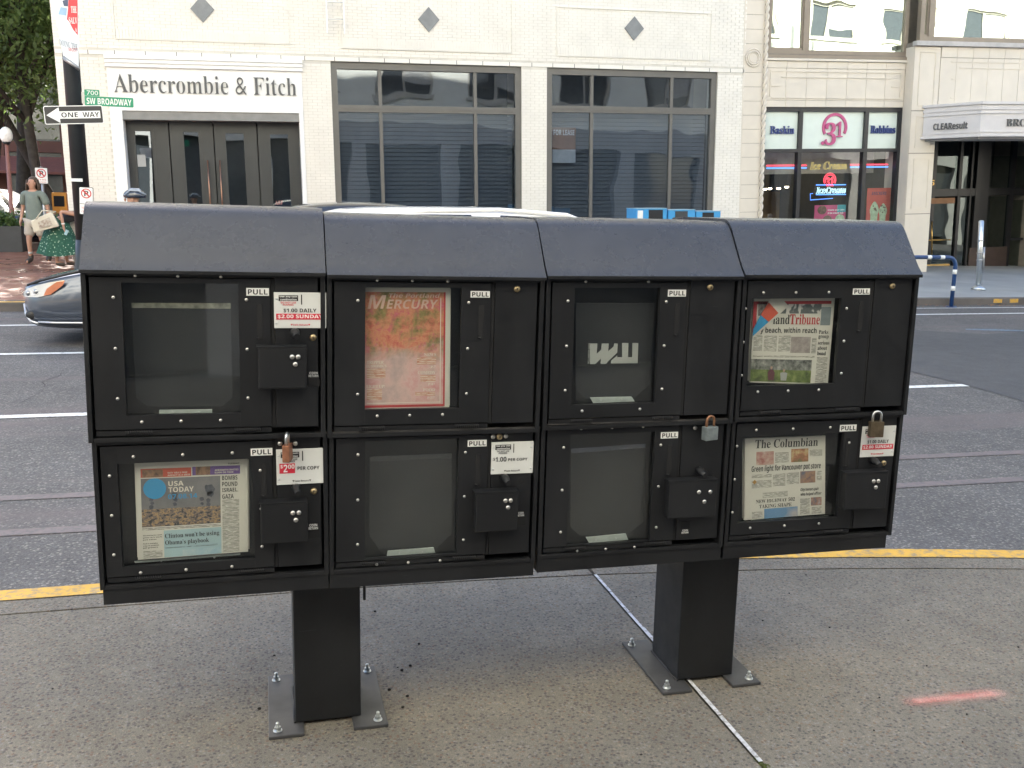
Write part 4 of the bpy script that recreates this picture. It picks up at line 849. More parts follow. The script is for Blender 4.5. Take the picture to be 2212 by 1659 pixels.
# pilaster of blocks, roundel, rope
zj = Bq(1610, 94)[1]
for k in range(-20, 7):
    z = zj+k*0.3195
    if z < -1.4: continue
    box('terracotta_block', (11.53, 11.98, YW, YW+0.03, z+0.004, z+0.3155), TERRA, S2)
for xa, xb, pr in ((11.5, 11.526, 0.01), (11.984, 12.02, 0.0)):
    box('pilaster_fillet', (xa, xb, YW-pr+0.006, YW+0.03, -1.5, 7.0), TERRA, S2)
cx, cz = Bq(1627, 125)
def ring(name, R0, r0, y, par, seg=28):
    return MB().tube([(cx+R0*math.cos(2*math.pi*k/seg), y, cz+R0*math.sin(2*math.pi*k/seg)) for k in range(seg+1)], r0, 7, 0, False).build(name, TERRA, par)
rd = MB().tube([(cx,YW-0.02,cz),(cx,YW+0.001,cz)], 0.20, 30).build('roundel', TERRA, S2)
ring('roundel_ring', 0.195, 0.018, YW-0.02, rd); ring('roundel_ring', 0.145, 0.022, YW-0.025, rd); ring('roundel_ring', 0.105, 0.012, YW-0.02, rd)
b = MB(); 
for ph in (0, math.pi):
    b.tube([(12.055+0.026*math.cos(ph+2*math.pi*k/14), YW-0.03+0.026*math.sin(ph+2*math.pi*k/14), -1.4+k*0.345/14) for k in range(0, 345)], 0.031, 7)
b.build('rope_moulding', TERRA, S2)
# spandrel blocks over the shop, with stepped frame
xs_ = [12.10]+[Bq(x, 180)[0] for x in (1698,1742,1786,1829,1871,1912)]+[15.81]
for i in range(7):
    box('terracotta_block', (xs_[i]+0.004, xs_[i+1]-0.004, YW, YW+0.03, 3.62, 4.34), TERRA, S2)
    box('terracotta_block', (xs_[i]+0.004, xs_[i+1]-0.004, YW-0.004, YW+0.03, 3.467, 3.612), TERRA, S2)
    box('terracotta_block', (xs_[i]+0.004, xs_[i+1]-0.004, YW-0.012, YW+0.03, 4.348, 4.50), TERRA, S2)
box('cornice_step', (12.08, 15.82, YW-0.06, YW+0.03, 4.508, 4.56), TERRA, S2); 
l, r = 12.2, 15.72
for q in ((l, r, 4.26, 4.30), (l, l+0.03, 3.7, 4.2599), (r-0.03, r, 3.7, 4.2599), (l+0.3, r-0.3, 4.13, 4.155), (l+0.05, l+0.26, 3.93, 3.955), (r-0.26, r-0.05, 3.93, 3.955), (l+0.05, r-0.05, 3.66, 3.675)):
    box('raised_moulding', (q[0], q[1], YW-0.018, YW-0.0005, q[2], q[3]), TERRA, S2)
# taupe framed upper windows
def upper(xa, xb, zb, mu, y0, zt=7.55):
    b = MB(); fw = 0.1
    b.box(xa, xa+fw, y0, y0+0.14, zb, zt); b.box(xb-fw, xb, y0, y0+0.14, zb, zt); b.box(xa+fw, xb-fw, y0, y0+0.14, zb, zb+0.12); b.box(xa+fw, xb-fw, y0, y0+0.14, zt-0.1, zt); b.box(mu-0.08, mu+0.08, y0-0.01, y0+0.14, zb+0.1201, zt-0.1001)
    b.box(xa-0.01, xb+0.01, y0-0.05, y0+0.02, zb-0.07, zb-0.0002)
    wn = b.build('upper_window', BRZ, S2)
    b = MB(); b.box(xa+fw, xa+fw+0.035, y0+0.02, y0+0.1, zb+0.1202, zt-0.1002); b.box(mu-0.115, mu-0.0801, y0+0.02, y0+0.1, zb+0.1202, zt-0.1002); b.box(xa+fw+0.0351, mu-0.1151, y0+0.02, y0+0.1, zb+0.1202, zb+0.17); b.build('sash', BRZ, wn)
    for l, r in ((xa+fw, mu-0.08), (mu+0.08, xb-fw)):
        MB().quad((l,y0+0.06,zb+0.12),(r,y0+0.06,zb+0.12),(r,y0+0.06,zt-0.1),(l,y0+0.06,zt-0.1)).build('pane', GLASSU, wn)
    return wn
upper(12.09, 15.86, 4.64, Bq(1744,60)[0], YW+0.03)
upper(15.98, 22.0, 4.97, Bq(2013,50,18.45)[0], 18.45)
box('room_back', (12.1, 29.8, 22, 22.1, 5.4, 7.6), plain('dim_room_wall', (0.12,0.12,0.11), 0.8), S2)
# projecting bay: pier, coping, panels
box('coping', (15.80, 29, 18.30, 18.46, 4.86, 4.965), plain('weathered_coping', (0.44,0.42,0.40), 0.7, world=True), S2)
pxs = [15.85, 16.56]
for za, zb in ((-1.5, 0.9), (0.91, 2.36), (2.37, 3.36), (3.37, 4.85)):
    box('terracotta_block', (15.835, 16.545, 18.40, 18.43, za+0.003, zb-0.003), TERRA, S2)
    if za > -1:
        for q in ((15.98, 16.42, zb-0.14, zb-0.125), (15.98, 16.42, za+0.12, za+0.135), (15.98, 15.995, za+0.1351, zb-0.1401), (16.405, 16.42, za+0.1351, zb-0.1401)): box('raised_moulding', (q[0], q[1], 18.385, 18.3999, q[2], q[3]), TERRA, S2)
box('pier_side', (15.822, 15.8299, 18.42, 19.3, -1.5, 4.85), TERRA, S2); box('pier_side', (16.5501, 16.556, 18.42, 20.3, -1.5, 3.35), TERRA, S2)
x = 16.56
for k in range(12):
    box('terracotta_block', (x+0.004, x+0.446, 18.40, 18.43, 3.37, 4.60), TERRA, S2); box('terracotta_block', (x+0.004, x+0.446, 18.39, 18.43, 4.61, 4.85), TERRA, S2); x += 0.45
for q in ((16.85, 21.8, 4.50, 4.52), (17.1, 21.8, 4.36, 4.38), (16.9, 17.1, 4.10, 4.12), (16.9, 17.1, 3.66, 3.68)): box('raised_moulding', (q[0], q[1], 18.385, 18.3999, q[2], q[3]), TERRA, S2)
# shop front
sf0, sf1 = 12.075, 15.83; m1, m2 = Bq(1731,280)[0], Bq(1873,280)[0]; rz = 2.46; zt = 3.455
b = MB(); y0 = YW+0.03
b.box(sf0, sf0+0.06, y0, y0+0.14, -1.2, zt); b.box(sf1-0.10, sf1, y0, y0+0.14, -1.2, zt); b.box(sf0+0.06, sf1-0.10, y0, y0+0.14, zt-0.09, zt); b.box(sf0+0.06, sf1-0.10, y0, y0+0.14, rz-0.04, rz+0.04); b.box(sf0+0.06, sf1-0.10, y0, y0+0.14, -1.2, 0.1)
for m in (m1, m2): b.box(m-0.05, m+0.05, y0-0.01, y0+0.14, rz+0.0401, zt-0.0901); b.box(m-0.05, m+0.05, y0-0.01, y0+0.14, 0.1001, rz-0.0401)
shop = b.build('shop_front', BLK, S2)
OPAL = plain('pale_green_sign_panel', (0.62, 0.70, 0.64), 0.35, vary=0.03)
BLUEL = plain('navy_letter', (0.03, 0.055, 0.20), 0.5); PINKL = plain('magenta_letter', (0.46, 0.075, 0.20), 0.5)
eds = [sf0+0.06, m1, m2, sf1-0.10]; sig = []
for i in range(3):
    l, r = eds[i]+(0.05 if i else 0), eds[i+1]-(0.05 if i < 2 else 0)
    sig.append(box('sign_panel', (l, r, y0+0.07, y0+0.10, rz+0.04, zt-0.09), OPAL, shop))
    MB().quad((l,y0+0.07,0.1),(r,y0+0.07,0.1),(r,y0+0.07,rz-0.04),(l,y0+0.07,rz-0.04)).build('pane', GLASSS, shop)
yl = y0+0.068
def fit(px0, py0, px1, py1, Y): a, c = Bq(px0, py0, Y), Bq(px1, py1, Y); return a[0], c[0], c[1], a[1]
q = fit(1663,272,1714,289.5,yl); lettering('Baskin', 'serif', BLUEL, q[0], q[1], q[2], q[3], yl, S2, 0.04, slope=0.0)
q = fit(1880,271,1932,288.5,yl); lettering('Robbins', 'serif', BLUEL, q[0], q[1], q[2], q[3], yl, S2, 0.04)
lx, lz = Bq(1801.5, 277, yl); Ro, Ri = 0.335, 0.27
def arc_ring(name, mat, cx, cz, Ro, Ri, a0, a1, y0_, y1_, par, n=30):
    b = MB(); 
    for k in range(n):
        t0, t1 = rad(a0+(a1-a0)*k/n), rad(a0+(a1-a0)*(k+1)/n)
        b.prism_y([(cx+Ri*math.cos(t0),cz+Ri*math.sin(t0)),(cx+Ro*math.cos(t0),cz+Ro*math.sin(t0)),(cx+Ro*math.cos(t1),cz+Ro*math.sin(t1)),(cx+Ri*math.cos(t1),cz+Ri*math.sin(t1))], y0_, y1_)
    return b.build(name, mat, par)
arc_ring('logo_ring', PINKL, lx+0.01, lz+0.02, Ro, Ri, -28, 210, yl-0.03, yl, S2)
lettering('3', 'italic', PINKL, lx-0.27, lx+0.03, lz-0.40, lz+0.13, yl-0.031, S2, 0.03); lettering('1', 'italic', PINKL, lx+0.03, lx+0.21, lz-0.21, lz+0.15, yl-0.031, S2, 0.03)
MB().ball((lx-0.31, yl-0.04, lz-0.35), (0.05,0.015,0.045), 0, 12, 8).build('logo_tail', PINKL, S2)
# inside the shop
ins = MB(); ins.box(12.0, 15.9, 22.4, 22.5, -1.2, 3.6); ins.box(11.9, 12.0, 19.31, 22.4, -1.2, 3.6); ins.box(15.9, 16.0, 19.31, 22.4, -1.2, 3.6); ins.box(12.0, 15.9, 19.31, 22.4, 3.3, 3.6); ins.box(12.0, 15.9, 19.31, 22.4, -1.25, -1.15)
ins.build('shop_interior', plain('dim_shop_wall', (0.075,0.07,0.06), 0.8), S2)
box('bulkhead_band', (12.2, 15.7, 19.6, 19.7, 1.93, 2.6), plain('cream_bulkhead', (0.40,0.40,0.33), 0.7), S2)
box('menu_board', (12.3, 14.6, 22.3, 22.39, 0.4, 1.5), plain('warm_wood_counter', (0.25,0.15,0.05), 0.6), S2)
LAMPG = glow('warm_lamp', (1.0, 0.82, 0.58), 3)
for k_, (px, py) in zip(('leftmost', 'second from left', 'third from left', 'rightmost'), ((1653,408.5),(1663,407.5),(1682,407),(1699.5,404))):
    q = Bq(px, py, 20.6); t = thing('pendant_lamp', k_+' of four small glowing pendant lamps inside the ice cream shop', 'lamp', (0,0,0), ROTB, 'pendant lamps inside the ice cream shop')
    MB().ball((q[0], 20.6, q[1]), (0.055,0.055,0.03), 0, 12, 6).build('lamp_bulb', LAMPG, t)
    b = MB(); b.tube([(q[0],20.6,q[1]+0.02),(q[0],20.6,q[1]+0.08)], [0.075,0.02], 12); b.tube([(q[0],20.6,q[1]+0.08),(q[0],20.6,3.29)], 0.006, 5); b.build('lamp_shade', BLK, t)
# neon
NRED = glow('red_neon', (1.0, 0.06, 0.10), 0.55); NBLUE = glow('blue_neon', (0.10, 0.30, 1.0), 0.55); NWHITE = glow('cyan_neon', (0.62, 0.92, 1.0), 0.42); NYEL = glow('yellow_neon', (0.85, 0.66, 0.22), 0.14)
YN = 19.05
n1 = thing('neon_sign', 'long neon sign with yellow script between red and blue bars in the shop window', 'neon sign', (0,0,0), ROTB)
q = fit(1749,349.5,1829,366,YN); lettering('Ice Cream', 'italic', NYEL, q[0], q[1], q[2], q[3], YN, n1, 0.02, 'neon_lettering', neon=0.012)
for xa, xb, yr, ybl in ((1656,1742,357.8,363.3), (1837,1918,355.8,361)):
    for yy, m in ((yr, NRED), (ybl, NBLUE)):
        p, r_ = Bq(xa, yy, YN), Bq(xb, yy-0.6, YN); MB().tube([(p[0],YN,p[1]),(r_[0],YN,r_[1])], 0.016, 8).build('neon_tube', m, n1)
n2 = thing('neon_sign', 'red and blue neon sign with ringed numerals over white script in the shop window', 'neon sign', (0,0,0), ROTB)
box('backing_panel', (*fit(1761,398,1829,422,YN)[:2], YN+0.03, YN+0.04, *fit(1761,398,1829,422,YN)[2:]), DARK, n2)
q = fit(1763,404.5,1826,417.5,YN); lettering('IceCream', 'slant', NWHITE, q[0], q[1], q[2], q[3], YN, n2, 0.02, 'neon_lettering', neon=0.012)
for yy in (399.5, 420.5): p, r_ = Bq(1763,yy,YN), Bq(1827,yy-0.6,YN); MB().tube([(p[0],YN,p[1]),(r_[0],YN,r_[1])], 0.011, 8).build('neon_tube', NBLUE, n2)
q = Bq(1792.5, 389, YN)
for R_, in ((0.165,), (0.125,)): MB().tube([(q[0]+R_*math.cos(rad(a)), YN, q[1]+R_*math.sin(rad(a))) for a in range(-30, 216, 6)], 0.010, 7).build('neon_tube', NRED, n2)
lettering('31', 'italic', NRED, q[0]-0.11, q[0]+0.09, q[1]-0.15, q[1]+0.07, YN-0.01, n2, 0.02, 'neon_lettering', neon=0.02)
p = [Bq(x, y, YN+0.02) for x, y in ((1799,428.5),(1750.5,432),(1750.5,418.5),(1756,418))]; MB().tube([(a, YN+0.02, c) for a, c in p], 0.008, 6).build('neon_tube', NBLUE, n2)
# posters in the window
def poster(px0, py0, px1, py1, label, m, Y=18.99):
    q = fit(px0, py0, px1, py1, Y); t = thing('window_poster', label, 'poster', (0,0,0), ROTB, None); box('poster_board', (q[0], q[1], Y, Y+0.01, q[2]-0.5, q[3]), m, t); return t, q, Y
PRED = plain('coral_red_poster', (0.50, 0.07, 0.045), 0.5); MAG = plain('magenta_poster', (0.50, 0.06, 0.16), 0.5); MINT = plain('mint_print', (0.42, 0.52, 0.34), 0.6, vary=0.3, scale=14); CHOC = plain('brown_print', (0.16, 0.09, 0.06), 0.6, vary=0.4, scale=20)
t, q, Y = poster(1874,406.5,1921,474,'tall coral red poster of two pale green shakes in the shop window', PRED)
w_ = q[1]-q[0]; zt = q[3]
lettering('SNICKERS', 'slant', plain('navy_print', (0.02,0.03,0.10), 0.5), q[0]+w_*0.18, q[0]+w_*0.82, zt-0.17, zt-0.09, Y-0.001, t, 0.001)
for u, dz, s in ((0.33, 0.42, 1.0), (0.70, 0.45, 0.9)):
    cx_ = q[0]+w_*u
    MB().prism_y([(cx_-0.11*s,zt-dz-0.12),(cx_+0.11*s,zt-dz-0.12),(cx_+0.085*s,zt-0.98),(cx_-0.085*s,zt-0.98)], Y-0.003, Y-0.001).build('printed_cup', MINT, t)
    b = MB(); b.prism_y([(cx_+0.13*s*math.cos(a)*(1-0.35*max(0,math.sin(a))), zt-dz-0.11+0.20*s*math.sin(a)) for a in [2*math.pi*k/16 for k in range(16)]], Y-0.006, Y-0.004); b.build('printed_cream', MINT, t)
    for k in range(6): b = MB().ball((cx_+random.uniform(-0.08,0.08), Y-0.008, zt-dz-0.05+random.uniform(-0.1,0.1)), (0.022,0.003,0.018), 0, 6, 4).build('printed_crumb', CHOC, t)
t, q, Y = poster(1760,443.5,1826,474,'wide pink poster of ice cream tubs in the shop window', MAG)
w_ = q[1]-q[0]; zt = q[3]
box('teal_corner', (q[0]+w_*0.72, q[1]-0.001, Y-0.003, Y-0.001, zt-0.18, zt-0.001), plain('teal_print', (0.05,0.30,0.32), 0.5), t)
lettering('Create your cake', 'sans', WHITE, q[0]+w_*0.42, q[0]+w_*0.95, zt-0.15, zt-0.10, Y-0.004, t, 0.001); lettering('& ice cream tub', 'sans', WHITE, q[0]+w_*0.42, q[0]+w_*0.92, zt-0.22, zt-0.17, Y-0.004, t, 0.001)
for u, dz, m in ((0.24,0.12,CHOC),(0.42,0.36,CHOC),(0.82,0.34,MINT)): MB().ball((q[0]+w_*u, Y-0.004, zt-dz), (0.13,0.004,0.11), 0, 14, 6).build('printed_tub', m, t)
# entrance canopy
CAN = plain('white_canopy_metal', (0.56, 0.54, 0.53), 0.5, vary=0.04, world=True)
YC = 17.3
ca, cc = Bq(1995.7, 242, 18.39)[0], Bq(2121, 220, YC)[0]
zc1, zc0 = Bq(2121, 221, YC)[1], Bq(2115, 295, YC)[1]
def cpoly(g): 
    dx = g
    return [(ca-dx, 18.385), (cc-dx*0.4, YC-dx), (26, YC-dx), (26, 18.385)]
cn = MB().prism_z(cpoly(0), zc0+0.06, zc1-0.04).build('canopy', CAN, S2)
for z0_, z1_, g in ((zc1-0.0399, zc1+0.02, 0.05), (zc1-0.16, zc1-0.10, 0.025), (zc1-0.25, zc1-0.22, 0.03), (zc0+0.10, zc0+0.13, 0.025), (zc0-0.0, zc0+0.0599, 0.06)):
    MB().prism_z(cpoly(g), z0_, z1_).build('canopy_moulding', CAN, cn)
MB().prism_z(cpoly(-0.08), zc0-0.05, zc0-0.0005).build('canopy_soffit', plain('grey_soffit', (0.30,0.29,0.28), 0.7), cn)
q = fit(2174,257,2212,273,YC); o = lettering('BROADWAY', 'serif', LET, q[0], q[0]+(q[1]-q[0])*3.0, q[2], q[3], YC-0.004, cn, 0.03, thin=0.010)
# lettering on the splayed side
dv = Vector((cc-ca, YC-18.385, 0)); ang = math.atan2(dv.y, dv.x); Ls = dv.length
o = lettering('CLEAResult', 'sans', LET, Ls*0.19, Ls*0.79, zc0+0.20, zc0+0.36, -0.004, None, 0.03); o.parent = cn; o.location = (ca, 18.385, 0); o.rotation_euler = (0,0,ang)
# recessed entrance
YE = 20.3; en = MB()
def E_(x, y, Y=YE): return Bq(1613+x*0.2708, 305+y*0.2708, Y)
en.box(16.56, 21, YE+1.4, YE+1.5, -1.6, 3.9); en.box(16.56, 21, YE+0.0, YE+0.12, E_(1600,440)[1], E_(1600,380)[1]); en.box(16.56, 21, YE, YE+0.12, 3.0, 3.9)
for px, wd in ((1470,0.10),(1675,0.09),(1765,0.05),(1855,0.42),(2090,0.14),(2300,0.1)):
    cx_ = E_(px, 700)[0]; en.box(cx_-wd/2, cx_+wd/2, YE-0.01, YE+0.10, -1.0, 3.2)
en.build('entrance_frame', plain('black_entrance_frame', (0.012,0.012,0.014), 0.35), S2)
GE = sheet_glass('entrance_glass', (0.72,0.82,0.79), 0.13, 0.01, 0.1, 0.6)
for px0, px1, py0, py1 in ((1480,1670,120,380),(1680,1760,120,380),(1960,2080,120,380),(2100,2290,120,380),(1475,1660,500,985),(1680,1760,450,1000),(1935,2080,440,850),(2100,2290,470,1000)):
    a, c = E_(px0, py0), E_(px1, py1); MB().quad((a[0],YE+0.05,c[1]),(c[0],YE+0.05,c[1]),(c[0],YE+0.05,a[1]),(a[0],YE+0.05,a[1])).build('pane', GE, S2)
BRS = plain('polished_brass', (0.55,0.36,0.13), 0.3, 0.9)
a, c = E_(1455,455), E_(1655,495); box('door_header', (a[0], c[0], YE-0.02, YE+0.03, c[1], a[1]), plain('copper_brown_panel', (0.16,0.085,0.045), 0.4, 0.5), S2)
a, c = E_(1420,985), E_(1610,1030); box('kick_plate', (a[0]+0.03, c[0], YE-0.02, YE+0.03, c[1], a[1]), BRS, S2)
a, c = E_(1446,640), E_(1446,905); MB().tube([(a[0]+0.06,YE-0.08,a[1]),(c[0]+0.06,YE-0.08,c[1])], 0.02, 8).build('door_pull', BRS, S2); a, c = E_(1430,790), E_(1610,785); MB().tube([(a[0]+0.05,YE-0.07,a[1]),(c[0],YE-0.07,c[1])], 0.018, 8).build('push_bar', BRS, S2)
a, c = E_(1775,850), E_(2060,1035); box('stone_bulkhead', (a[0], c[0], YE-0.012, YE+0.02, -1.0, a[1]), plain('brown_granite', (0.06,0.042,0.036), 0.3), S2)
a, c = E_(2095,775), E_(2260,780); MB().box(a[0], c[0], YE-0.06, YE-0.03, c[1]-0.02, a[1]+0.01).build('push_bar', BLK, S2)
a, c = E_(1462,310), E_(1492,352); lettering('25', 'serif', BRS, a[0]-0.08, c[0], c[1], a[1], YE-0.012, S2, 0.01)
box('lobby_back', (16.57, 20.9, YE+1.2, YE+1.3, -1.0, 3.8), plain('lobby_wall', (0.045,0.05,0.048), 0.7), S2)

# ------------------------------------------------------------------ the building behind the viewer: it throws sunlight back into the street
YO = -6.3
OPW = plain('white_painted_brick', (0.80, 0.78, 0.68), 0.7, vary=0.04, scale=2, world=True)
OPD = plain('grey_stone_front', (0.34, 0.33, 0.31), 0.7, vary=0.1, scale=1.5, world=True)
S3 = thing('office_building', 'white office building with paired windows mirrored in the glass across the street', 'building')
fl = [(6.4, 8.2), (10.2, 12.0)]; XS = 5.6     # left of XS two unseen storeys, shaped so the left hoods mirror sunlit wall
b = MB(); zc = 5.2
for z0_, z1_ in fl+[(14.6, 14.6)]:
    b.box(-26, 62, YO-0.4, YO, zc, z0_)
    if z1_ > z0_:
        x = -26
        for k in range(20):
            c = -23.8+k*4.4; b.box(x, c-1.25, YO-0.4, YO, z0_, z1_); x = c+1.25
        b.box(x, 62, YO-0.4, YO, z0_, z1_)
    zc = z1_
for z0_, z1_ in ((14.6, 15.9), (17.7, 19.6), (21.4, 24.5)): b.box(-26, XS, YO-0.4, YO, z0_+0.0001, z1_)
for z0_ in (15.9, 19.6):
    x = -26
    for k in range(7): c = -23.8+k*4.4; b.box(x, c-1.25, YO-0.4, YO, z0_+0.0001, z0_+1.8); x = c+1.25
    b.box(x, XS, YO-0.4, YO, z0_+0.0001, z0_+1.8)
b.build('wall', OPW, S3)
OG = plain('dark_office_glass', (0.05,0.055,0.06), 0.08, spec=0.8); CURT = plain('pale_curtain', (0.42,0.41,0.38), 0.8)
MW = MB()
for q in ((-1.249,-1.15,0,1.8),(1.15,1.249,0,1.8),(-0.07,0.07,0,1.8),(-1.15,-0.07,1.7,1.8),(0.07,1.15,1.7,1.8),(-1.15,-0.07,0,0.1),(0.07,1.15,0,0.1)): MW.box(q[0],q[1],-0.22,-0.1,q[2],q[3])
MW.box(-1.4,1.4,-0.02,0.09,-0.14,-0.002); MW = MW.mesh('window', plain('cream_sash_paint', (0.45,0.42,0.36), 0.6))
MG = MB().quad((1.2,-0.16,0.05),(-1.2,-0.16,0.05),(-1.2,-0.16,1.75),(1.2,-0.16,1.75)).mesh('pane', OG)
MC = MB().quad((1.15,-0.155,0.5),(0.05,-0.155,0.5),(0.05,-0.155,1.75),(1.15,-0.155,1.75)).mesh('curtain', CURT)
for z0_, z1_ in fl+[(15.9, 17.7), (19.6, 21.4)]:
    for k in range(20 if z0_ < 14 else 7):
        o = link('window', MW, S3); o.location = (-23.8+k*4.4, YO, z0_); g = link('pane', MG, o); 
        if random.random() < 0.45: link('curtain', MC, o)
b = MB()
for k in range(21): c = -26+k*4.4; b.box(c-0.45, c+0.45, YO-0.6, YO+0.05, -0.5, 4.2)
b.box(-26.5, 62.5, YO-0.6, YO+0.05, 4.2001, 5.199); b.box(-26, 62, YO-3.2, YO-3.1, -0.5, 5.1); b.build('street_front', OPD, S3)
MS = MB().quad((1.75,0,0),(-1.75,0,0),(-1.75,0,4.2),(1.75,0,4.2)).mesh('shop_pane', OG)
for k in range(20): o = link('shop_pane', MS, S3); o.location = (-23.8+k*4.4, YO-0.3, 0)
b = MB(); b.box(-26, XS, YO-16, YO-0.4001, 5.2, 24.5); b.box(XS+0.001, 62, YO-16, YO-0.4001, 5.2, 14.6); b.build('body', OPW, S3)

# ------------------------------------------------------------------ lamp post with its signs
POLEM = plain('dark_green_black_pole', (0.022, 0.025, 0.028), 0.4, 0.2)
SW = plain('sign_white', (0.72, 0.73, 0.72), 0.45, vary=0.03); SB = plain('sign_black', (0.02,0.02,0.022), 0.45); SR = plain('sign_red', (0.50,0.025,0.03), 0.45); SG = plain('sign_green', (0.010,0.24,0.12), 0.45); SY = plain('sign_back_metal', (0.4,0.4,0.4), 0.4, 0.8)
YP_ = 13.4
pb, pt = on_wall(178, 470, YP_), on_wall(153, 130, YP_)
px_, dxz = pb[0], (pt[0]-pb[0])/(pt[2]-pb[2])
t = thing('lamp_post', 'tall dark round street post carrying a banner and the one way sign', 'lamp post', (px_-dxz*pb[2], YP_, 0))
MB().tube([(0,0,0.9),(dxz*4.5-0.0,0,4.5),(dxz*9,0,9.0)], [0.125,0.11,0.095], 18).build('shaft', POLEM, t)
MB().tube([(0,0,0),(0,0,0.12),(0,0,0.14),(0,0,0.5),(0,0,0.62),(0,0,0.9)], [0.24,0.24,0.20,0.17,0.155,0.13], 18).build('base_casting', POLEM, t)
MB().tube([(0,0,9),(0.4,0.2,9.4),(1.6,0.5,9.6)], 0.05, 8).build('lamp_arm', POLEM, t); MB().ball((1.8,0.5,9.58),(0.35,0.16,0.09),0,12,6).build('lamp_head', POLEM, t)
o = MB().box(0,0.16,-0.001,0,0,0.045).build('sticker', SW, t); q = on_wall(158.5,392,YP_-0.12); o.location = (q[0]-t.location.x-0.03, -0.125, q[2])
def rrect(x0, x1, z0, z1, r, n=5):
    P = []
    for cx_, cz_, a in ((x1-r,z0+r,-90),(x1-r,z1-r,0),(x0+r,z1-r,90),(x0+r,z0+r,180)): P += [(cx_+r*math.cos(rad(a+90*k/n)), cz_+r*math.sin(rad(a+90*k/n))) for k in range(n+1)]
    return P
def sign(name, px, Y, label, cat, face, edge=None, tilt=0.0, w_=None):
    """px: TL,TR,BR,BL corners in the photograph, on the plane y = Y."""
    q = [on_wall(x, y, Y) for x, y in px]; c = sum(q)/4
    W_ = (abs(q[1][0]-q[0][0])+abs(q[2][0]-q[3][0]))/2; H_ = (q[0][2]-q[3][2]+q[1][2]-q[2][2])/2
    sl_ = math.atan2(q[1][2]-q[0][2], q[1][0]-q[0][0])
    t = thing(name, label, cat, tuple(c), (0, -sl_, 0))
    MB().prism_y(rrect(-W_/2, W_/2, -H_/2, H_/2, min(W_,H_)*0.1), 0, 0.004).build('plate', edge or face, t)
    m_ = min(W_, H_)*0.045
    MB().prism_y(rrect(-W_/2+m_, W_/2-m_, -H_/2+m_, H_/2-m_, min(W_,H_)*0.07), -0.0015, -0.0002).build('face', face, t)
    return t, W_, H_
t, W_, H_ = sign('one_way_sign', [(92,229),(221,227),(225,265),(98,271)], YP_-0.16, 'black and white one way arrow sign pointing left on the dark post', 'sign', SB, SW)
y = -0.0035
MB().prism_y([(-W_*0.46,0),(-W_*0.24,H_*0.42),(-W_*0.24,H_*0.20),(W_*0.45,H_*0.20),(W_*0.45,-H_*0.20),(-W_*0.24,-H_*0.20),(-W_*0.24,-H_*0.42)], y, -0.0016).build('white_arrow', SW, t)
lettering('ONE', 'sans', SB, -W_*0.21, W_*0.07, -H_*0.135, H_*0.135, y-0.0002, t, 0.001); lettering('WAY', 'sans', SB, W_*0.15, W_*0.43, -H_*0.135, H_*0.135, y-0.0002, t, 0.001)
t, W_, H_ = sign('street_name_sign', [(183,207),(288.5,212),(288,232.5),(183,227.5)], YP_-0.04, 'green street name sign with white capitals beside the dark post', 'sign', SG, SG)
lettering('SW BROADWAY', 'sans', SW, -W_*0.46, W_*0.46, -H_*0.33, H_*0.33, -0.002, t, 0.001)
MB().prism_y(rrect(-W_*0.5, -W_*0.19, H_*0.52, H_*1.18, 0.01), 0, 0.004).build('number_plate', SG, t); lettering('700', 'plain', SW, -W_*0.45, -W_*0.22, H_*0.62, H_*1.08, -0.001, t, 0.001)
MB().box(-W_*0.56, -W_*0.5001, 0.0, 0.05, -H_*0.3, H_*0.9).build('clamp', SY, t)
def noparking(px, Y, label, words_):
    t, W_, H_ = sign('no_parking_sign', px, Y, label, 'sign', SW, SB)
    r_ = W_*0.36; zc_ = H_*0.5-W_*0.47
    b = MB()
    for k in range(28):
        a0, a1 = 2*math.pi*k/28, 2*math.pi*(k+1)/28
        b.prism_y([(r_*0.8*math.cos(a0),zc_+r_*0.8*math.sin(a0)),(r_*math.cos(a0),zc_+r_*math.sin(a0)),(r_*math.cos(a1),zc_+r_*math.sin(a1)),(r_*0.8*math.cos(a1),zc_+r_*0.8*math.sin(a1))], -0.004, -0.0016)
    k = r_*0.62; d = r_*0.10; b.prism_y([(-k-d,zc_+k-d),(-k+d,zc_+k+d),(k+d,zc_-k+d),(k-d,zc_-k-d)], -0.0052, -0.0041); b.build('red_ring', SR, t)
    lettering('P', 'sans', SB, -r_*0.38, r_*0.42, zc_-r_*0.55, zc_+r_*0.55, -0.0018, t, 0.001)
    for s, z0_, z1_ in words_: lettering(s, 'plain', SR, -W_*0.34, W_*0.34, -H_/2+H_*z0_, -H_/2+H_*z1_, -0.002, t, 0.001)
    return t, W_, H_
t, W_, H_ = noparking([(167.5,403),(200,405),(204,464),(174,464)], YP_-0.14, 'white no parking sign with red ring low on the dark post', [('SERVICE', 0.22, 0.29), ('OR BUS', 0.08, 0.15)])
MB().box(-W_*0.44, W_*0.44, -0.003, -0.0016, -H_*0.12, -H_*0.10).build('black_rule', SB, t)
t2, W2, H2 = noparking([(74,361),(103,362),(105,398),(76,397)], 21.6, 'small white no parking sign on a post beneath the trees', [('THIS', 0.22, 0.30), ('BLOCK', 0.07, 0.15)])
MB().tube([(0,0.035,H2*0.55),(0.02,0.035,-t2.location.z)], 0.03, 8).build('sign_post', SY, t2)
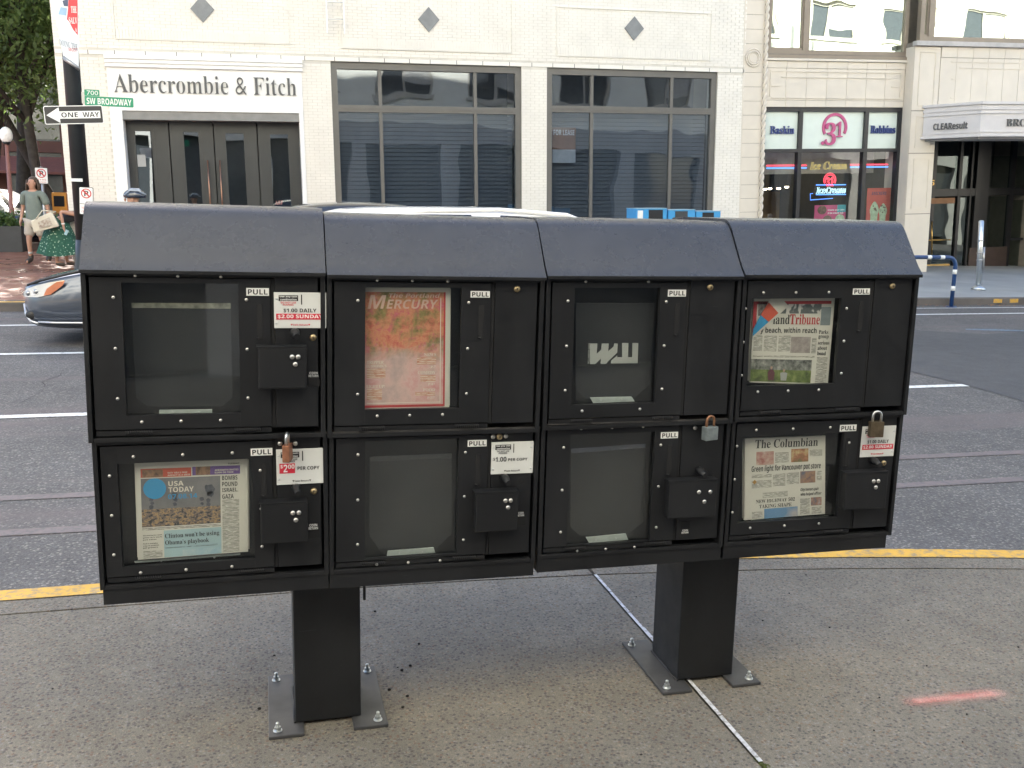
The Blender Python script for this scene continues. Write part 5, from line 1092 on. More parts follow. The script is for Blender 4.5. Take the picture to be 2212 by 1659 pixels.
# banner
q = [on_wall(x, y, YP_-0.2) for x, y in ((107,-30),(168,-30),(170,148),(137,124))]; c = sum(q)/4
bn = thing('street_banner', 'white street banner with a red shield hanging from the dark post', 'banner', tuple(c))
L = [(k[0]-c[0], k[2]-c[2]) for k in q]
MB().prism_y(L, 0, 0.006).build('banner_cloth', plain('white_banner_cloth', (0.66,0.70,0.74), 0.7, vary=0.07, scale=3), bn)
def bp_(x, y): k = on_wall(x, y, YP_-0.2); return (k[0]-c[0], k[2]-c[2])
MB().prism_y([bp_(148,-4),(bp_(167.5,-4)),bp_(168,76),bp_(158,64),bp_(149,46),bp_(144.5,42),bp_(147,20)], -0.004, -0.001).build('red_shield', plain('shield_red', (0.55,0.05,0.06), 0.6), bn)
for s, a, d in (('THE', (153,13.5), (166,28)), ('SALV', (148.5,37), (167,52)), ('A', (162,60), (166.5,69))):
    a, d = bp_(*a), bp_(*d); lettering(s, 'serif', SW, a[0], d[0], d[1], a[1], -0.0045, bn, 0.002)
MB().prism_y([bp_(131,15),bp_(145,18),bp_(143,34),bp_(126,31)], -0.003, -0.001).build('blue_print', plain('pale_blue_print', (0.28,0.42,0.58), 0.6), bn)
MB().prism_y([bp_(135,2),bp_(147,-3),bp_(147,14),bp_(138,13)], -0.003, -0.001).build('navy_print', plain('navy_cloth_print', (0.06,0.08,0.14), 0.6), bn)
for s, a, d in (('DOING THE', (128,84), (168,100)),): a, d = bp_(*a), bp_(*d); lettering(s, 'serif', plain('grey_print', (0.22,0.26,0.32), 0.6), a[0], d[0], d[1], a[1], -0.002, bn, 0.001, slope=-0.06)
a, d = bp_(148,103), bp_(168,112); lettering('MOST', 'sans', plain('pale_red_print', (0.55,0.22,0.24), 0.6), a[0], d[0], d[1], a[1], -0.002, bn, 0.001)
a, d = bp_(136,124), bp_(171,149); MB().tube([(a[0],0.003,a[1]),(d[0],0.003,d[1])], 0.028, 8).build('banner_rod', SY, bn)

# ------------------------------------------------------------------ cars
def catmull(pts, n=4):
    P = np.array(pts, float); out = []
    for i in range(len(P)-1):
        p0, p1, p2, p3 = P[max(i-1,0)], P[i], P[i+1], P[min(i+2,len(P)-1)]
        for k in range(n):
            t = k/n; out.append(0.5*((2*p1)+(-p0+p2)*t+(2*p0-5*p1+4*p2-p3)*t*t+(-p0+3*p1-3*p2+p3)*t**3))
    out.append(P[-1]); return np.array(out)
TYRE = plain('tyre_rubber', (0.015,0.015,0.016), 0.8); RIM = plain('alloy_rim', (0.35,0.36,0.37), 0.35, 0.8); CGLASS = plain('car_window_glass', (0.012,0.014,0.016), 0.05, spec=0.9); BLKP = plain('black_plastic', (0.015,0.015,0.016), 0.5)
def car(label, nose, paint, Lx=4.78, Hs=1.0, rails=True, turn=0.0, group='cars standing in the street', lit=None, van=False):
    """A wagon, nose towards its own -x, standing on z = 0."""
    t = thing('car', label, 'car', nose, (0,0,turn), group)
    # station: s, low, shoulder, roof, half width below, half width of roof
    st_ = [(0.0,.40,.60,.62,.50,.40),(0.06,.27,.66,.68,.68,.52),(0.22,.22,.71,.735,.80,.60),(0.60,.20,.80,.83,.865,.66),(1.20,.20,.90,.95,.885,.70),(1.62,.20,.94,1.18,.89,.66),(2.10,.20,.96,1.42,.89,.61),(2.55,.20,.97,1.495,.89,.60),(3.20,.20,.98,1.52,.89,.60),(3.85,.20,.99,1.49,.885,.59),(4.30,.24,1.0,1.40,.87,.57),(4.58,.30,1.0,1.18,.84,.56),(4.72,.36,.98,1.02,.80,.55),(4.78,.42,.90,.92,.72,.50)]
    if van: st_[3:8] = [(0.42,.20,.82,.86,.865,.68),(0.75,.20,.92,1.02,.885,.70),(1.05,.20,.95,1.22,.89,.66),(1.45,.20,.97,1.43,.89,.62),(1.95,.20,.975,1.505,.89,.60)]
    if lit: st_[5:8] = [(1.45,.20,.94,1.02,.89,.66),(2.25,.20,.96,1.42,.89,.63),(2.65,.20,.97,1.50,.89,.60)]
    S = catmull(st_, 4); S[:, 0] *= Lx/4.78; S[:, 2:4] = 0.2+(S[:, 2:4]-0.2)*Hs
    b = MB(); vs = []; NP = 9
    for s, lo, sh, ro, hw, hr in S:
        mid = lo+(sh-lo)*0.55
        prof = [(0,lo),(hw*0.86,lo),(hw*0.97,lo+0.07),(hw,mid),(hw*0.965,sh),(hw*0.93,sh+0.02),(hr+0.02,max(ro-0.045,sh+0.03)),(hr*0.8,ro),(0,ro+0.022)]
        vs += [(s, -y_, z) for y_, z in prof]+[(s, y_, z) for y_, z in prof]
    fs = []; ms = []
    for i in range(len(S)-1):
        s_ = S[i, 0]/Lx*4.78; a, c = i*2*NP, (i+1)*2*NP
        for k in range(NP-1):
            glass = (van and k in (6, 7) and 0.9 < s_ < 1.42) or (van and k == 5 and 1.25 < s_ <= 1.75) or (lit and k in (6, 7) and 1.4 < s_ < 2.6) or (k == 5 and 1.75 < s_ < 4.35 and not (2.80 < s_ < 2.92 or 3.72 < s_ < 3.82)) or (k in (6, 7) and (1.25 < s_ < (1.3 if van else 2.08) or 4.36 < s_ < 4.68))
            for side in (0, NP):
                f = (a+side+k, c+side+k, c+side+k+1, a+side+k+1); fs.append(f if side == 0 else f[::-1]); ms.append(1 if glass else 0)
    b.v = vs; b.f = [list(f) for f in fs]; b.m = ms; b.smooth = [True]*len(fs)
    for side, fl_ in ((0, False), (len(vs)-2*NP, True)):
        ring_ = [side+k for k in range(NP)]+[side+NP+k for k in range(NP-1, -1, -1)]
        b.f.append(ring_ if fl_ else ring_[::-1]); b.m.append(0); b.smooth.append(False)
    b.build('body', [paint, lit or CGLASS], t, weld=True)
    for wx in (1.07*Lx/4.78, 3.62*Lx/4.78):
        for sy in (-1, 1):
            yy = sy*0.80
            w1 = MB().tube([(wx,yy-0.10,0.315),(wx,yy-0.105,0.315),(wx,yy+0.105,0.315),(wx,yy+0.10,0.315)], [0.25,0.315,0.315,0.25], 22).build('wheel', TYRE, t)
            MB().tube([(wx,yy+sy*0.098,0.315),(wx,yy+sy*0.112,0.315)], [0.205,0.19], 16).build('rim', RIM, w1)
            MB().tube([(wx,sy*0.84,0.34),(wx,sy*0.902,0.34)], 0.375, 22).build('wheel_arch', BLKP, t)
    if rails:
        for sy in (-1, 1):
            MB().tube([(1.75*Lx/4.78 if van else 2.15*Lx/4.78,sy*0.60,(1.42 if van else 1.38)*Hs),(2.5*Lx/4.78,sy*0.585,1.487*Hs),(3.2*Lx/4.78,sy*0.58,1.505*Hs),(3.9*Lx/4.78,sy*0.57,1.472*Hs),(4.2*Lx/4.78,sy*0.565,1.39*Hs)], 0.02, 8).build('roof_rail', paint, t)
    for sy in (-1, 1):
        MB().ball((1.75*Lx/4.78, sy*1.0, 0.98*Hs), (0.08,0.11,0.07), 0, 10, 6).build('door_mirror', paint, t)
        MB().ball((4.62*Lx/4.78, sy*0.72, 0.86*Hs), (0.10,0.12,0.10), 0, 10, 6).build('tail_lamp', SR, t)
    return t
SILV = plain('silver_blue_car_paint', (0.085,0.10,0.13), 0.28, 0.55, 0.03, 2, coat=0.8)
CWHITE = plain('white_car_paint', (0.78,0.78,0.78), 0.25, 0, 0.02, 2, coat=0.9); CDARK = plain('dark_car_paint', (0.02,0.021,0.024), 0.25, 0.2, 0.05, 2, coat=0.9)
nx = on_wall(65, 650, 9.75)[0]
t = car('silver blue car whose nose shows past the left end of the newspaper boxes', (nx, 9.98, ZR), SILV, rails=False)
HL = plain('headlight_lens', (0.62,0.63,0.63), 0.06, 0.3, spec=0.9); AMB = plain('amber_lens', (0.46,0.16,0.085), 0.2)
def on_body(s, k):     # a point on the near flank of the car at length s, height k
    hw = np.interp(s, [0.0,0.06,0.22,0.60,1.2], [.50,.68,.80,.865,.885]); return (s, -hw-0.0, k)
def patch3(name, pts, m, out=0.012):
    b = MB(); vs = []
    for s, k in pts: p = on_body(s, k); vs.append((p[0]-out*0.7, p[1]-out, p[2]))
    b.add(vs, [tuple(range(len(vs)))]); o = b.build(name, m, t); return o
for sgn in (1,):
    hlm = MB(); top = [(0.03,.605),(0.10,.655),(0.22,.70),(0.36,.735),(0.52,.765)]; bot = [(0.03,.555),(0.10,.56),(0.22,.565),(0.36,.60),(0.46,.70)]
    vs = [ (lambda p: (p[0]-0.014,p[1]-0.012,p[2]))(on_body(s,k)) for s,k in top]+[(lambda p: (p[0]-0.014,p[1]-0.012,p[2]))(on_body(s,k)) for s,k in bot]
    hlm.add(vs, [(i+5,i+6,i+1,i) for i in range(4)], 0, True); hl = hlm.build('headlight', HL, t)
    vs = [(lambda p: (p[0]-0.02,p[1]-0.017,p[2]))(on_body(s,k)) for s,k in ((0.29,.585),(0.37,.60),(0.50,.70),(0.53,.755),(0.44,.74),(0.33,.665))]; MB().add(vs, [tuple(range(6))]).build('amber_marker', AMB, hl)
    for s_, k_ in ((0.10,.605),(0.20,.63)): p = on_body(s_, k_); MB().ball((p[0]-0.006,p[1]-0.008,p[2]), 0.032, 0, 10, 6).build('bulb_reflector', RIM, hl)
p = on_body(0.13, 0.36); MB().ball((p[0]-0.0,p[1]+0.02,p[2]), (0.085,0.035,0.055), 0, 12, 8).build('fog_lamp_recess', BLKP, t)
MB().tube([(lambda p: (p[0]-0.01,p[1]-0.01,p[2]))(on_body(s,k)) for s,k in ((0.20,0.285),(0.40,0.28),(0.7,0.28),(1.1,0.28))], 0.012, 6).build('bumper_trim', plain('bright_trim', (0.6,0.6,0.62), 0.3, 0.6), t)
MB().tube([(lambda p: (p[0]-0.012,p[1]-0.012,p[2]))(on_body(s,k)) for s,k in ((0.03,0.47),(0.06,0.36),(0.11,0.29),(0.2,0.27))], 0.013, 6).build('bumper_trim', plain('bright_trim', (0.6,0.6,0.62), 0.3, 0.6), t)
MB().tube([(lambda p: (p[0],p[1]+0.03,p[2]))(on_body(s,k)) for s,k in ((0.08,.69),(0.22,.745),(0.60,.845),(1.1,.94))], 0.016, 6).build('hood_edge', BLKP, t)
r0 = on_wall(672, 447, 6.55)[0]
car('white wagon in the street with only its pale curved roof showing above the boxes', (r0-1.28, 6.55, ZR), CWHITE, Lx=4.35, Hs=1.096, van=True)
r1 = on_wall(600, 440, 12.0)[0]
car('dark wagon parked at the far kerb, a sliver of its roof showing over the boxes', (r1-1.9, 12.0, ZR), CDARK, Lx=4.6, Hs=1.11, rails=False)
GX, GY = on_wall(24, 437, 25.4)[0], 25.4
car('dark car behind the walkers at the left edge, its windscreen blazing with sun', (GX+1.575, GY-1.06, 0.17), CDARK, rails=False, turn=rad(146), lit=plain('sunlit_windscreen', (0.03,0.032,0.035), 0.19, spec=1.0))

# ------------------------------------------------------------------ people
def skin(name, verts, edges, radii, mats, parent, root=0, sub=2, zmat=None):
    me = bpy.data.meshes.new(name); me.from_pydata(verts, edges, []); o = bpy.data.objects.new(name, me); COL.objects.link(o)
    sk = o.modifiers.new('skin', 'SKIN'); sk.use_smooth_shade = True
    for i, v in enumerate(o.data.skin_vertices[0].data):
        r = radii[i]; v.radius = r if isinstance(r, tuple) else (r, r); v.use_root = (i == root)
    sb = o.modifiers.new('sub', 'SUBSURF'); sb.levels = sub; sb.render_levels = sub
    dg = bpy.context.evaluated_depsgraph_get(); m2 = bpy.data.meshes.new_from_object(o.evaluated_get(dg))
    o.modifiers.clear(); o.data = m2; bpy.data.meshes.remove(me)
    for m in mats: m2.materials.append(m)
    if zmat:
        for p in m2.polygons: p.material_index = zmat(p.center)
    for p in m2.polygons: p.use_smooth = True
    o.parent = parent; return o
SKIN = plain('sunlit_skin', (0.42, 0.23, 0.155), 0.55, vary=0.06); HAIR = plain('brown_hair', (0.075,0.045,0.026), 0.5, vary=0.4, scale=30)  # SKIN is one even skin tone shared by all the people
SHIRT = plain('sage_grey_shirt', (0.16,0.19,0.165), 0.85, vary=0.1, scale=8); SHORTS = plain('beige_shorts', (0.42,0.37,0.31), 0.85, vary=0.1); BOOT = plain('dark_brown_boot', (0.035,0.028,0.022), 0.6); SOCK = plain('pale_sock', (0.5,0.5,0.48), 0.9)
def hand(parent_list, c, d, side):        # five short finger chains rooted in the palm
    V, E, Rr = parent_list; base = len(V)
    return V, E, Rr
def face(par, c, fwd, sc=1.0):
    f = Vector(fwd).normalized(); s = Vector((0,0,1)).cross(f).normalized(); c = Vector(c)
    b = MB(); b.ball(tuple(c+f*0.108*sc-Vector((0,0,0.012))), (0.017,0.017,0.024), 0, 8, 6)
    for k in (-1, 1): b.ball(tuple(c+s*k*0.078*sc-Vector((0,0,0.01))), (0.014,0.022,0.032), 0, 8, 6)
    b.build('nose_and_ears', SKIN, par)
    b = MB()
    for k in (-1, 1): b.ball(tuple(c+f*0.094*sc+s*k*0.033+Vector((0,0,0.018))), (0.012,0.012,0.007), 0, 8, 6)
    b.ball(tuple(c+f*0.094*sc-Vector((0,0,0.062))), (0.022,0.022,0.005), 0, 8, 6); b.build('eyes_and_mouth', plain('dark_features', (0.07,0.03,0.025), 0.6), par)
def person_body(par, J, sc=1.0, mats=None, zm=None):
    """J: joints. One continuous body: pelvis, spine, head, arms with fingers, legs with feet."""
    V = []; E = []; Rr = []
    def add(p, r, prev=None):
        V.append(tuple(p)); Rr.append(r); 
        if prev is not None: E.append((prev, len(V)-1))
        return len(V)-1
    pe = add(J['pelvis'], (0.135,0.105)); wa = add(J['waist'], (0.13,0.10), pe); ch = add(J['chest'], (0.15,0.105), wa); nb = add(J['neckbase'], (0.075,0.065), ch); ne = add(J['neck'], 0.052, nb)
    h1 = add(J['head_low'], (0.066,0.075), ne); h2 = add(J['head'], (0.078,0.098), h1); add(J['head_top'], (0.06,0.075), h2)
    for s in 'LR':
        sh = add(J['sho'+s], 0.058, nb); el = add(J['elb'+s], 0.040, sh); wr = add(J['wri'+s], 0.027, el)
        d = (Vector(J['wri'+s])-Vector(J['elb'+s])).normalized(); q = Vector((0,1,0)) if abs(d.y) < 0.7 else Vector((1,0,0)); q = (q-d*q.dot(d)).normalized(); bend = d.cross(q)
        pm = add(Vector(J['wri'+s])+d*0.07, (0.038,0.018), wr)
        for k, ln in enumerate((0.07,0.08,0.075,0.06)):
            a = add(Vector(V[pm])+d*0.03+q*(0.022*(k-1.5)/1.5), 0.0095, pm); add(Vector(V[a])+d*ln*0.75+bend*0.015, 0.0075, a)
        th = add(Vector(V[wr])+d*0.045+q*0.034, 0.011, wr); add(Vector(V[th])+d*0.04+q*0.012, 0.009, th)
        hp = add(J['hip'+s], 0.088, pe); kn = add(J['kne'+s], 0.055, hp); an = add(J['ank'+s], 0.036, kn); add(J['toe'+s], (0.040,0.030), an)
    return skin('body', V, E, Rr, mats or [SKIN], par, 0, 2, zm)
m0 = on_ground(82, 569, 0.17)
pm = thing('person', 'long-haired person in a sage shirt, beige shorts and dark boots walking towards us', 'person', (m0[0], m0[1], 0.165), (0,0,rad(-14)), 'people on the red brick pavement')
JM = dict(pelvis=(0,0,0.93), waist=(0,0,1.08), chest=(0,-0.01,1.27), neckbase=(0,0,1.43), neck=(0,-0.01,1.49), head_low=(0,-0.03,1.545), head=(0,-0.025,1.62), head_top=(0,-0.01,1.70),
  shoR=(-0.19,0,1.40), elbR=(-0.25,0.05,1.12), wriR=(-0.25,-0.06,0.90), shoL=(0.19,0,1.40), elbL=(0.27,0.02,1.13), wriL=(0.25,0.03,0.88),
  hipR=(-0.095,0,0.86), kneR=(-0.10,-0.10,0.49), ankR=(-0.11,-0.05,0.085), toeR=(-0.125,-0.21,0.045), hipL=(0.095,0,0.86), kneL=(0.10,0.02,0.49), ankL=(0.125,0.27,0.17), toeL=(0.14,0.17,0.04))
person_body(pm, JM)
skin('shirt', [(0,0,0.80),(0,0,0.98),(0,-0.01,1.25),(0,0,1.40),(-0.19,0,1.40),(-0.245,0.04,1.17),(0.19,0,1.40),(0.26,0.02,1.17)], [(0,1),(1,2),(2,3),(3,4),(4,5),(3,6),(6,7)], [(0.19,0.15),(0.18,0.14),(0.175,0.13),(0.10,0.085),0.082,0.082,0.082,0.082], [SHIRT], pm)
skin('shorts', [(0,0,0.92),(-0.10,0,0.83),(-0.105,-0.075,0.53),(0.10,0,0.83),(0.105,0.015,0.53)], [(0,1),(1,2),(0,3),(3,4)], [(0.155,0.13),0.115,0.108,0.115,0.108], [SHORTS], pm)
for s in 'LR':
    a, k = Vector(JM['ank'+s]), Vector(JM['toe'+s]); skin('boot', [tuple(a+Vector((0,0.005,0.12))), tuple(a), tuple(k)], [(0,1),(1,2)], [0.052,0.056,(0.056,0.045)], [BOOT], pm)
    kn = Vector(JM['kne'+s]); MB().tube([tuple(a+(kn-a)*0.30), tuple(a+(kn-a)*0.40)], 0.047, 10).build('sock', SOCK, pm)
b = MB(); rng = random.Random(5)
b.ball((0,0.035,1.655), (0.098,0.098,0.098), 0, 14, 10, -0.2)
for k in range(80):
    a = rad(rng.uniform(-18, 198)); x, y_ = math.cos(a)*0.098, math.sin(a)*0.10+0.005; L_ = rng.uniform(0.24, 0.36)
    b.tube([(x,y_,1.68),(x*1.25,y_*1.12,1.58),(x*1.42+rng.uniform(-.02,.02),y_*1.15+rng.uniform(-.01,.02),1.66-L_)], [0.018,0.017,0.006], 5)
b.build('hair', HAIR, pm); face(pm, (0,-0.025,1.615), (-0.35,-1,0))
# woman bent forward beside the post
w0 = on_ground(132, 574, 0.16)
pw_ = thing('person', 'person in a dark top and patterned green skirt bending forward beside the post', 'person', (w0[0], w0[1], 0.155), (0,0,0), 'people on the red brick pavement')
JW = dict(pelvis=(-0.05,0,0.86), waist=(0.07,0,0.94), chest=(0.28,0,1.0), neckbase=(0.42,0,1.02), neck=(0.48,0,1.02), head_low=(0.53,0,1.0), head=(0.60,0,0.985), head_top=(0.69,0,0.97),
  shoR=(0.40,-0.17,1.03), elbR=(0.10,-0.27,1.08), wriR=(0.14,-0.28,0.82), shoL=(0.40,0.17,1.0), elbL=(0.34,0.05,0.76), wriL=(0.42,-0.02,0.56),
  hipR=(-0.05,-0.09,0.80), kneR=(-0.02,-0.09,0.45), ankR=(-0.06,-0.09,0.08), toeR=(0.10,-0.10,0.035), hipL=(-0.05,0.09,0.80), kneL=(0.08,0.09,0.45), ankL=(0.10,0.09,0.08), toeL=(0.26,0.09,0.035))
person_body(pw_, JW)
TOP = plain('black_top', (0.018,0.02,0.026), 0.8)
skin('top', [(0.02,0,0.90),(0.12,0,0.95),(0.30,0,1.0),(0.39,0,1.02)], [(0,1),(1,2),(2,3)], [(0.15,0.12),(0.145,0.115),(0.16,0.115),(0.11,0.09)], [TOP], pw_)
m, nk, bs = new_mat('green_patterned_cloth'); co = coords(nk); v = node(nk, 'ShaderNodeTexVoronoi'); v.inputs['Scale'].default_value = 22; nk.links.new(co, v.inputs['Vector'])
nk.links.new(ramp(nk, v.outputs['Distance'], [(0.16,(0.42,0.50,0.38)),(0.26,(0.022,0.10,0.062)),(0.7,(0.014,0.07,0.045))]), bs.inputs['Base Color']); bs.inputs['Roughness'].default_value = 0.85
SKIRT = m
b = MB(); n = 40; rings = 8; vs = []
for j in range(rings+1):
    u = j/rings; cx_, cz_ = 0.02-0.05*u+0.02*u*u, 0.955-0.72*u
    for k in range(n):
        a = 2*math.pi*k/n; pl_ = 1+0.07*u*math.sin(a*9+u)
        vs.append((cx_+(0.145+0.27*u**0.8)*pl_*math.cos(a), (0.13+0.2*u**0.8)*pl_*math.sin(a), cz_+0.10*(1-u)*math.cos(a)*-0.6+0.03*u*math.cos(a*2)))
b.add(vs, [(j*n+k, (j+1)*n+k, (j+1)*n+(k+1)%n, j*n+(k+1)%n) for j in range(rings) for k in range(n)], 0, True); b.build('skirt', SKIRT, pw_)
b = MB(); b.ball((0.59,0.0,1.02), (0.115,0.10,0.09), 0, 12, 8); b.build('hair', HAIR, pw_)
for s in 'LR':
    a, k = Vector(JW['ank'+s]), Vector(JW['toe'+s]); skin('shoe', [tuple(a-Vector((0.02,0,0.03))), tuple((a+k)/2-Vector((0,0,0.01))), tuple(k)], [(0,1),(1,2)], [0.04,0.042,0.038], [BOOT], pw_)
MB().tube([(0.137,-0.28,0.86),(0.139,-0.28,0.835)], 0.034, 10).build('bracelet', SW, pw_)
tb = thing('tote_bag', 'cream printed tote bag hanging from the arm of the bending person', 'bag', (w0[0]-0.19, w0[1]-0.30, 1.03), (0, rad(-20), rad(8)))
b = MB(); b.add([(-0.26,-0.06,-0.13),(0.22,-0.10,-0.16),(0.22,0.10,-0.16),(-0.26,0.06,-0.13),(-0.22,-0.05,0.10),(0.20,-0.06,0.15),(0.20,0.06,0.15),(-0.22,0.05,0.10)], [(0,3,2,1),(4,5,6,7),(0,1,5,4),(1,2,6,5),(2,3,7,6),(3,0,4,7)])
o = b.build('bag_body', plain('cream_canvas', (0.58,0.53,0.42), 0.85, vary=0.08), tb, 0.025)
MB().add([(-0.13,-0.098,-0.08),(0.12,-0.112,-0.09),(0.12,-0.088,0.06),(-0.11,-0.083,0.04)], [(0,1,2,3)]).build('bag_print', picture('faded_print', [(0.35,(0.22,0.15,0.11)),(0.55,(0.45,0.40,0.32)),(0.7,(0.30,0.29,0.26))], 18), tb)
MB().tube([(-0.12,-0.06,0.10),(0.05,-0.04,0.22),(0.27,0.0,0.12),(0.20,0.0,0.12)], 0.012, 6).build('bag_strap', plain('cream_canvas', (0.58,0.53,0.42), 0.85), tb)
MB().box(0,0.05,-0.02,0.02,0,0.10).build('phone', plain('pale_blue_case', (0.30,0.45,0.50), 0.4))
ph = bpy.data.objects['phone']; ph.location = (w0[0]+0.15, w0[1]-0.32, 0.80); ph.rotation_euler = (0, rad(25), 0); tag(ph, 'pale blue phone in the hand of the bending person', 'phone')
# cyclist, only the helmet in sight
h = on_wall(291, 424, 12.45)
pc = thing('person', 'person hidden behind the boxes, only a dark bicycle helmet in sight', 'person', (h[0], 12.45, ZR), (0,0,rad(-90)))
dz = (h[2]-ZR)-1.655
JC = {k: (v[0], v[1], v[2]+(dz if v[2] > 0.6 else dz*v[2]/0.93)) for k, v in JM.items()}
person_body(pc, JC)
skin('jacket', [(0,0,0.85+dz),(0,0,1.05+dz),(0,-0.01,1.25+dz),(0,0,1.40+dz),(-0.19,0,1.40+dz),(-0.25,0.05,1.12+dz),(0.19,0,1.40+dz),(0.27,0.02,1.13+dz)], [(0,1),(1,2),(2,3),(3,4),(4,5),(3,6),(6,7)], [(0.175,0.14),(0.17,0.13),(0.17,0.125),(0.10,0.085),0.075,0.065,0.075,0.065], [plain('navy_jacket', (0.025,0.03,0.05), 0.8)], pc)
skin('trousers', [(0,0,0.93+dz),(-0.10,0,0.84+dz),JC['kneR'],JC['ankR'],(0.10,0,0.84+dz),JC['kneL'],JC['ankL']], [(0,1),(1,2),(2,3),(0,4),(4,5),(5,6)], [(0.15,0.125),0.11,0.08,0.065,0.11,0.08,0.065], [TOP], pc)
face(pc, (0,-0.025,1.615+dz), (0,-1,0))
b = MB(); b.ball((0,0,1.66+dz), (0.115,0.155,0.105), 0, 18, 10, -0.25)
hm_ = b.build('helmet', plain('dark_blue_helmet', (0.022,0.03,0.05), 0.25, coat=0.7), pc)
for k in (-2,-1,0,1,2): MB().tube([(0.035*k,-0.15+0.012*abs(k),1.67+dz),(0.042*k,-0.05,1.762+dz-0.012*abs(k)),(0.042*k,0.06,1.758+dz-0.012*abs(k)),(0.033*k,0.145,1.68+dz)], 0.012, 6).build('helmet_rib', plain('pale_helmet_rib', (0.30,0.34,0.40), 0.3), hm_)

# ------------------------------------------------------------------ bike rack, post, blue boxes on the far side
BLU = plain('blue_rack_paint', (0.018, 0.055, 0.16), 0.35); 
f = on_ground(2057, 652, ZR); f[1] = min(f[1], 12.55); top = on_wall(2055, 556, f[1])[2]; xr_ = on_wall(2057, 640, f[1])[0]; xl_ = xr_-1.05
br = thing('bike_rack', 'blue hoop bike rack with white bands standing by the far kerb', 'bike rack', (xr_, f[1], ZR))
hgt = top-ZR; R_ = 0.16; w_ = xr_-xl_
pts = [(0,0,0.0),(0,0,hgt-R_)]+[(-R_+R_*math.cos(a),0,hgt-R_+R_*math.sin(a)) for a in [math.pi/2*k/5 for k in range(1,6)]]+[(-w_+R_-R_*math.sin(a),0,hgt-R_+R_*math.cos(a)) for a in [math.pi/2*k/5 for k in range(0,6)]]+[(-w_,0,0)]
MB().tube(pts, 0.036, 12).build('hoop', BLU, br)
for z in (0.30, 0.60):
    for x in (0, -w_): MB().tube([(x,0,z),(x,0,z+0.085)], 0.0385, 12).build('white_band', SW, br)
for x in (-0.35, -0.62): MB().tube([(x,0,hgt),(x+0.09,0,hgt)], 0.0385, 12).build('white_band', SW, br)
for x in (0, -w_): MB().tube([(x,0,0.001),(x,0,0.012)], 0.10, 16).build('foot_flange', BLU, br)
f = on_ground(2113, 628, 0.0); g = on_wall(2127, 478, f[1])
mp = thing('leaning_post', 'silver metal post leaning to the right on the far pavement', 'post', (f[0], f[1], rise(f[1])))
v = Vector((g[0]-f[0], 0.1, g[2]-f[2]))
MB().tube([(0,0,0),tuple(v*0.99),tuple(v)], [0.052,0.052,0.03], 12).build('post_tube', ZINC, mp); MB().tube([(0,0,0.0),(0,0,0.04),(0.004,0,0.09)], [0.14,0.13,0.06], 14).build('base_collar', ZINC, mp)
MB().tube([tuple(v*0.30+Vector((0.07,-0.03,0))),tuple(v*0.62+Vector((0.07,-0.03,0)))], 0.022, 8).build('side_tube', SY, mp)
for k in (0.42, 0.52, 0.70): MB().tube([tuple(v*k),tuple(v*(k+0.02))], 0.062, 12).build('clamp_band', SY, mp)
SKYB = plain('bright_blue_panel', (0.05,0.30,0.62), 0.45, vary=0.05)
for i, (xa, xb) in enumerate(((1379,1446),(1448,1507),(1508,1562))):
    a, c = on_wall(xa, 449+3*i, 14.0), on_wall(xb, 449+3*i, 14.0); hz = a[2]-0.01
    kb_ = thing('street_box', ('blue street box with a white sticker beside two like it on the far pavement','blue street box in the middle of three on the far pavement','blue street box nearest the ice cream shop on the far pavement')[i], 'street box', ((a[0]+c[0])/2, 14.0, 0.0), (0,-TILT_A,0), 'blue boxes on the far pavement')
    w2 = (c[0]-a[0])/2-0.006
    MB().box(-w2, w2, 0, 0.5, 0.12, hz).build('cabinet', SKYB, kb_, 0.01)
    MB().box(-w2*0.5 if i else -w2*0.2, w2*0.42 if i else w2*0.72, -0.012, -0.0002, hz-0.55, hz-0.02).build('dark_panel', BLK if i != 1 else plain('charcoal_panel', (0.04,0.045,0.05), 0.5), kb_)
    MB().box(-w2*0.7, w2*0.7, 0.1, 0.4, -0.02, 0.12).build('plinth', BLK, kb_); MB().box(-w2-0.004, w2+0.004, -0.01, 0.51, hz, hz+0.012).build('lid', plain('pale_blue_lid', (0.25,0.42,0.55), 0.4), kb_)
    if i == 0: MB().box(-w2*0.92, -w2*0.58, -0.006, -0.0002, hz-0.2, hz-0.03).build('sticker', SW, kb_)

# ------------------------------------------------------------------ trees and what lies beyond on the left
BARK = plain('dark_bark', (0.045,0.038,0.032), 0.9, vary=0.3, scale=8, bmp=0.6, bscale=25)
m, nk, bs = new_mat('leaf'); oi = node(nk, 'ShaderNodeNewGeometry')
nk.links.new(ramp(nk, oi.outputs['Random Per Island'], [(0,(0.05,0.085,0.035)),(0.5,(0.085,0.135,0.05)),(0.85,(0.12,0.175,0.06)),(1,(0.15,0.20,0.065))]), bs.inputs['Base Color'])
bs.inputs['Roughness'].default_value = 0.5
trl = node(nk, 'ShaderNodeBsdfTranslucent'); trl.inputs[0].default_value = (0.16,0.25,0.06,1); mxs = node(nk, 'ShaderNodeMixShader'); mxs.inputs[0].default_value = 0.5
nk.links.new(bs.outputs[0], mxs.inputs[1]); nk.links.new(trl.outputs[0], mxs.inputs[2]); nk.links.new(mxs.outputs[0], nk.nodes['Material Output'].inputs[0]); LEAF = m
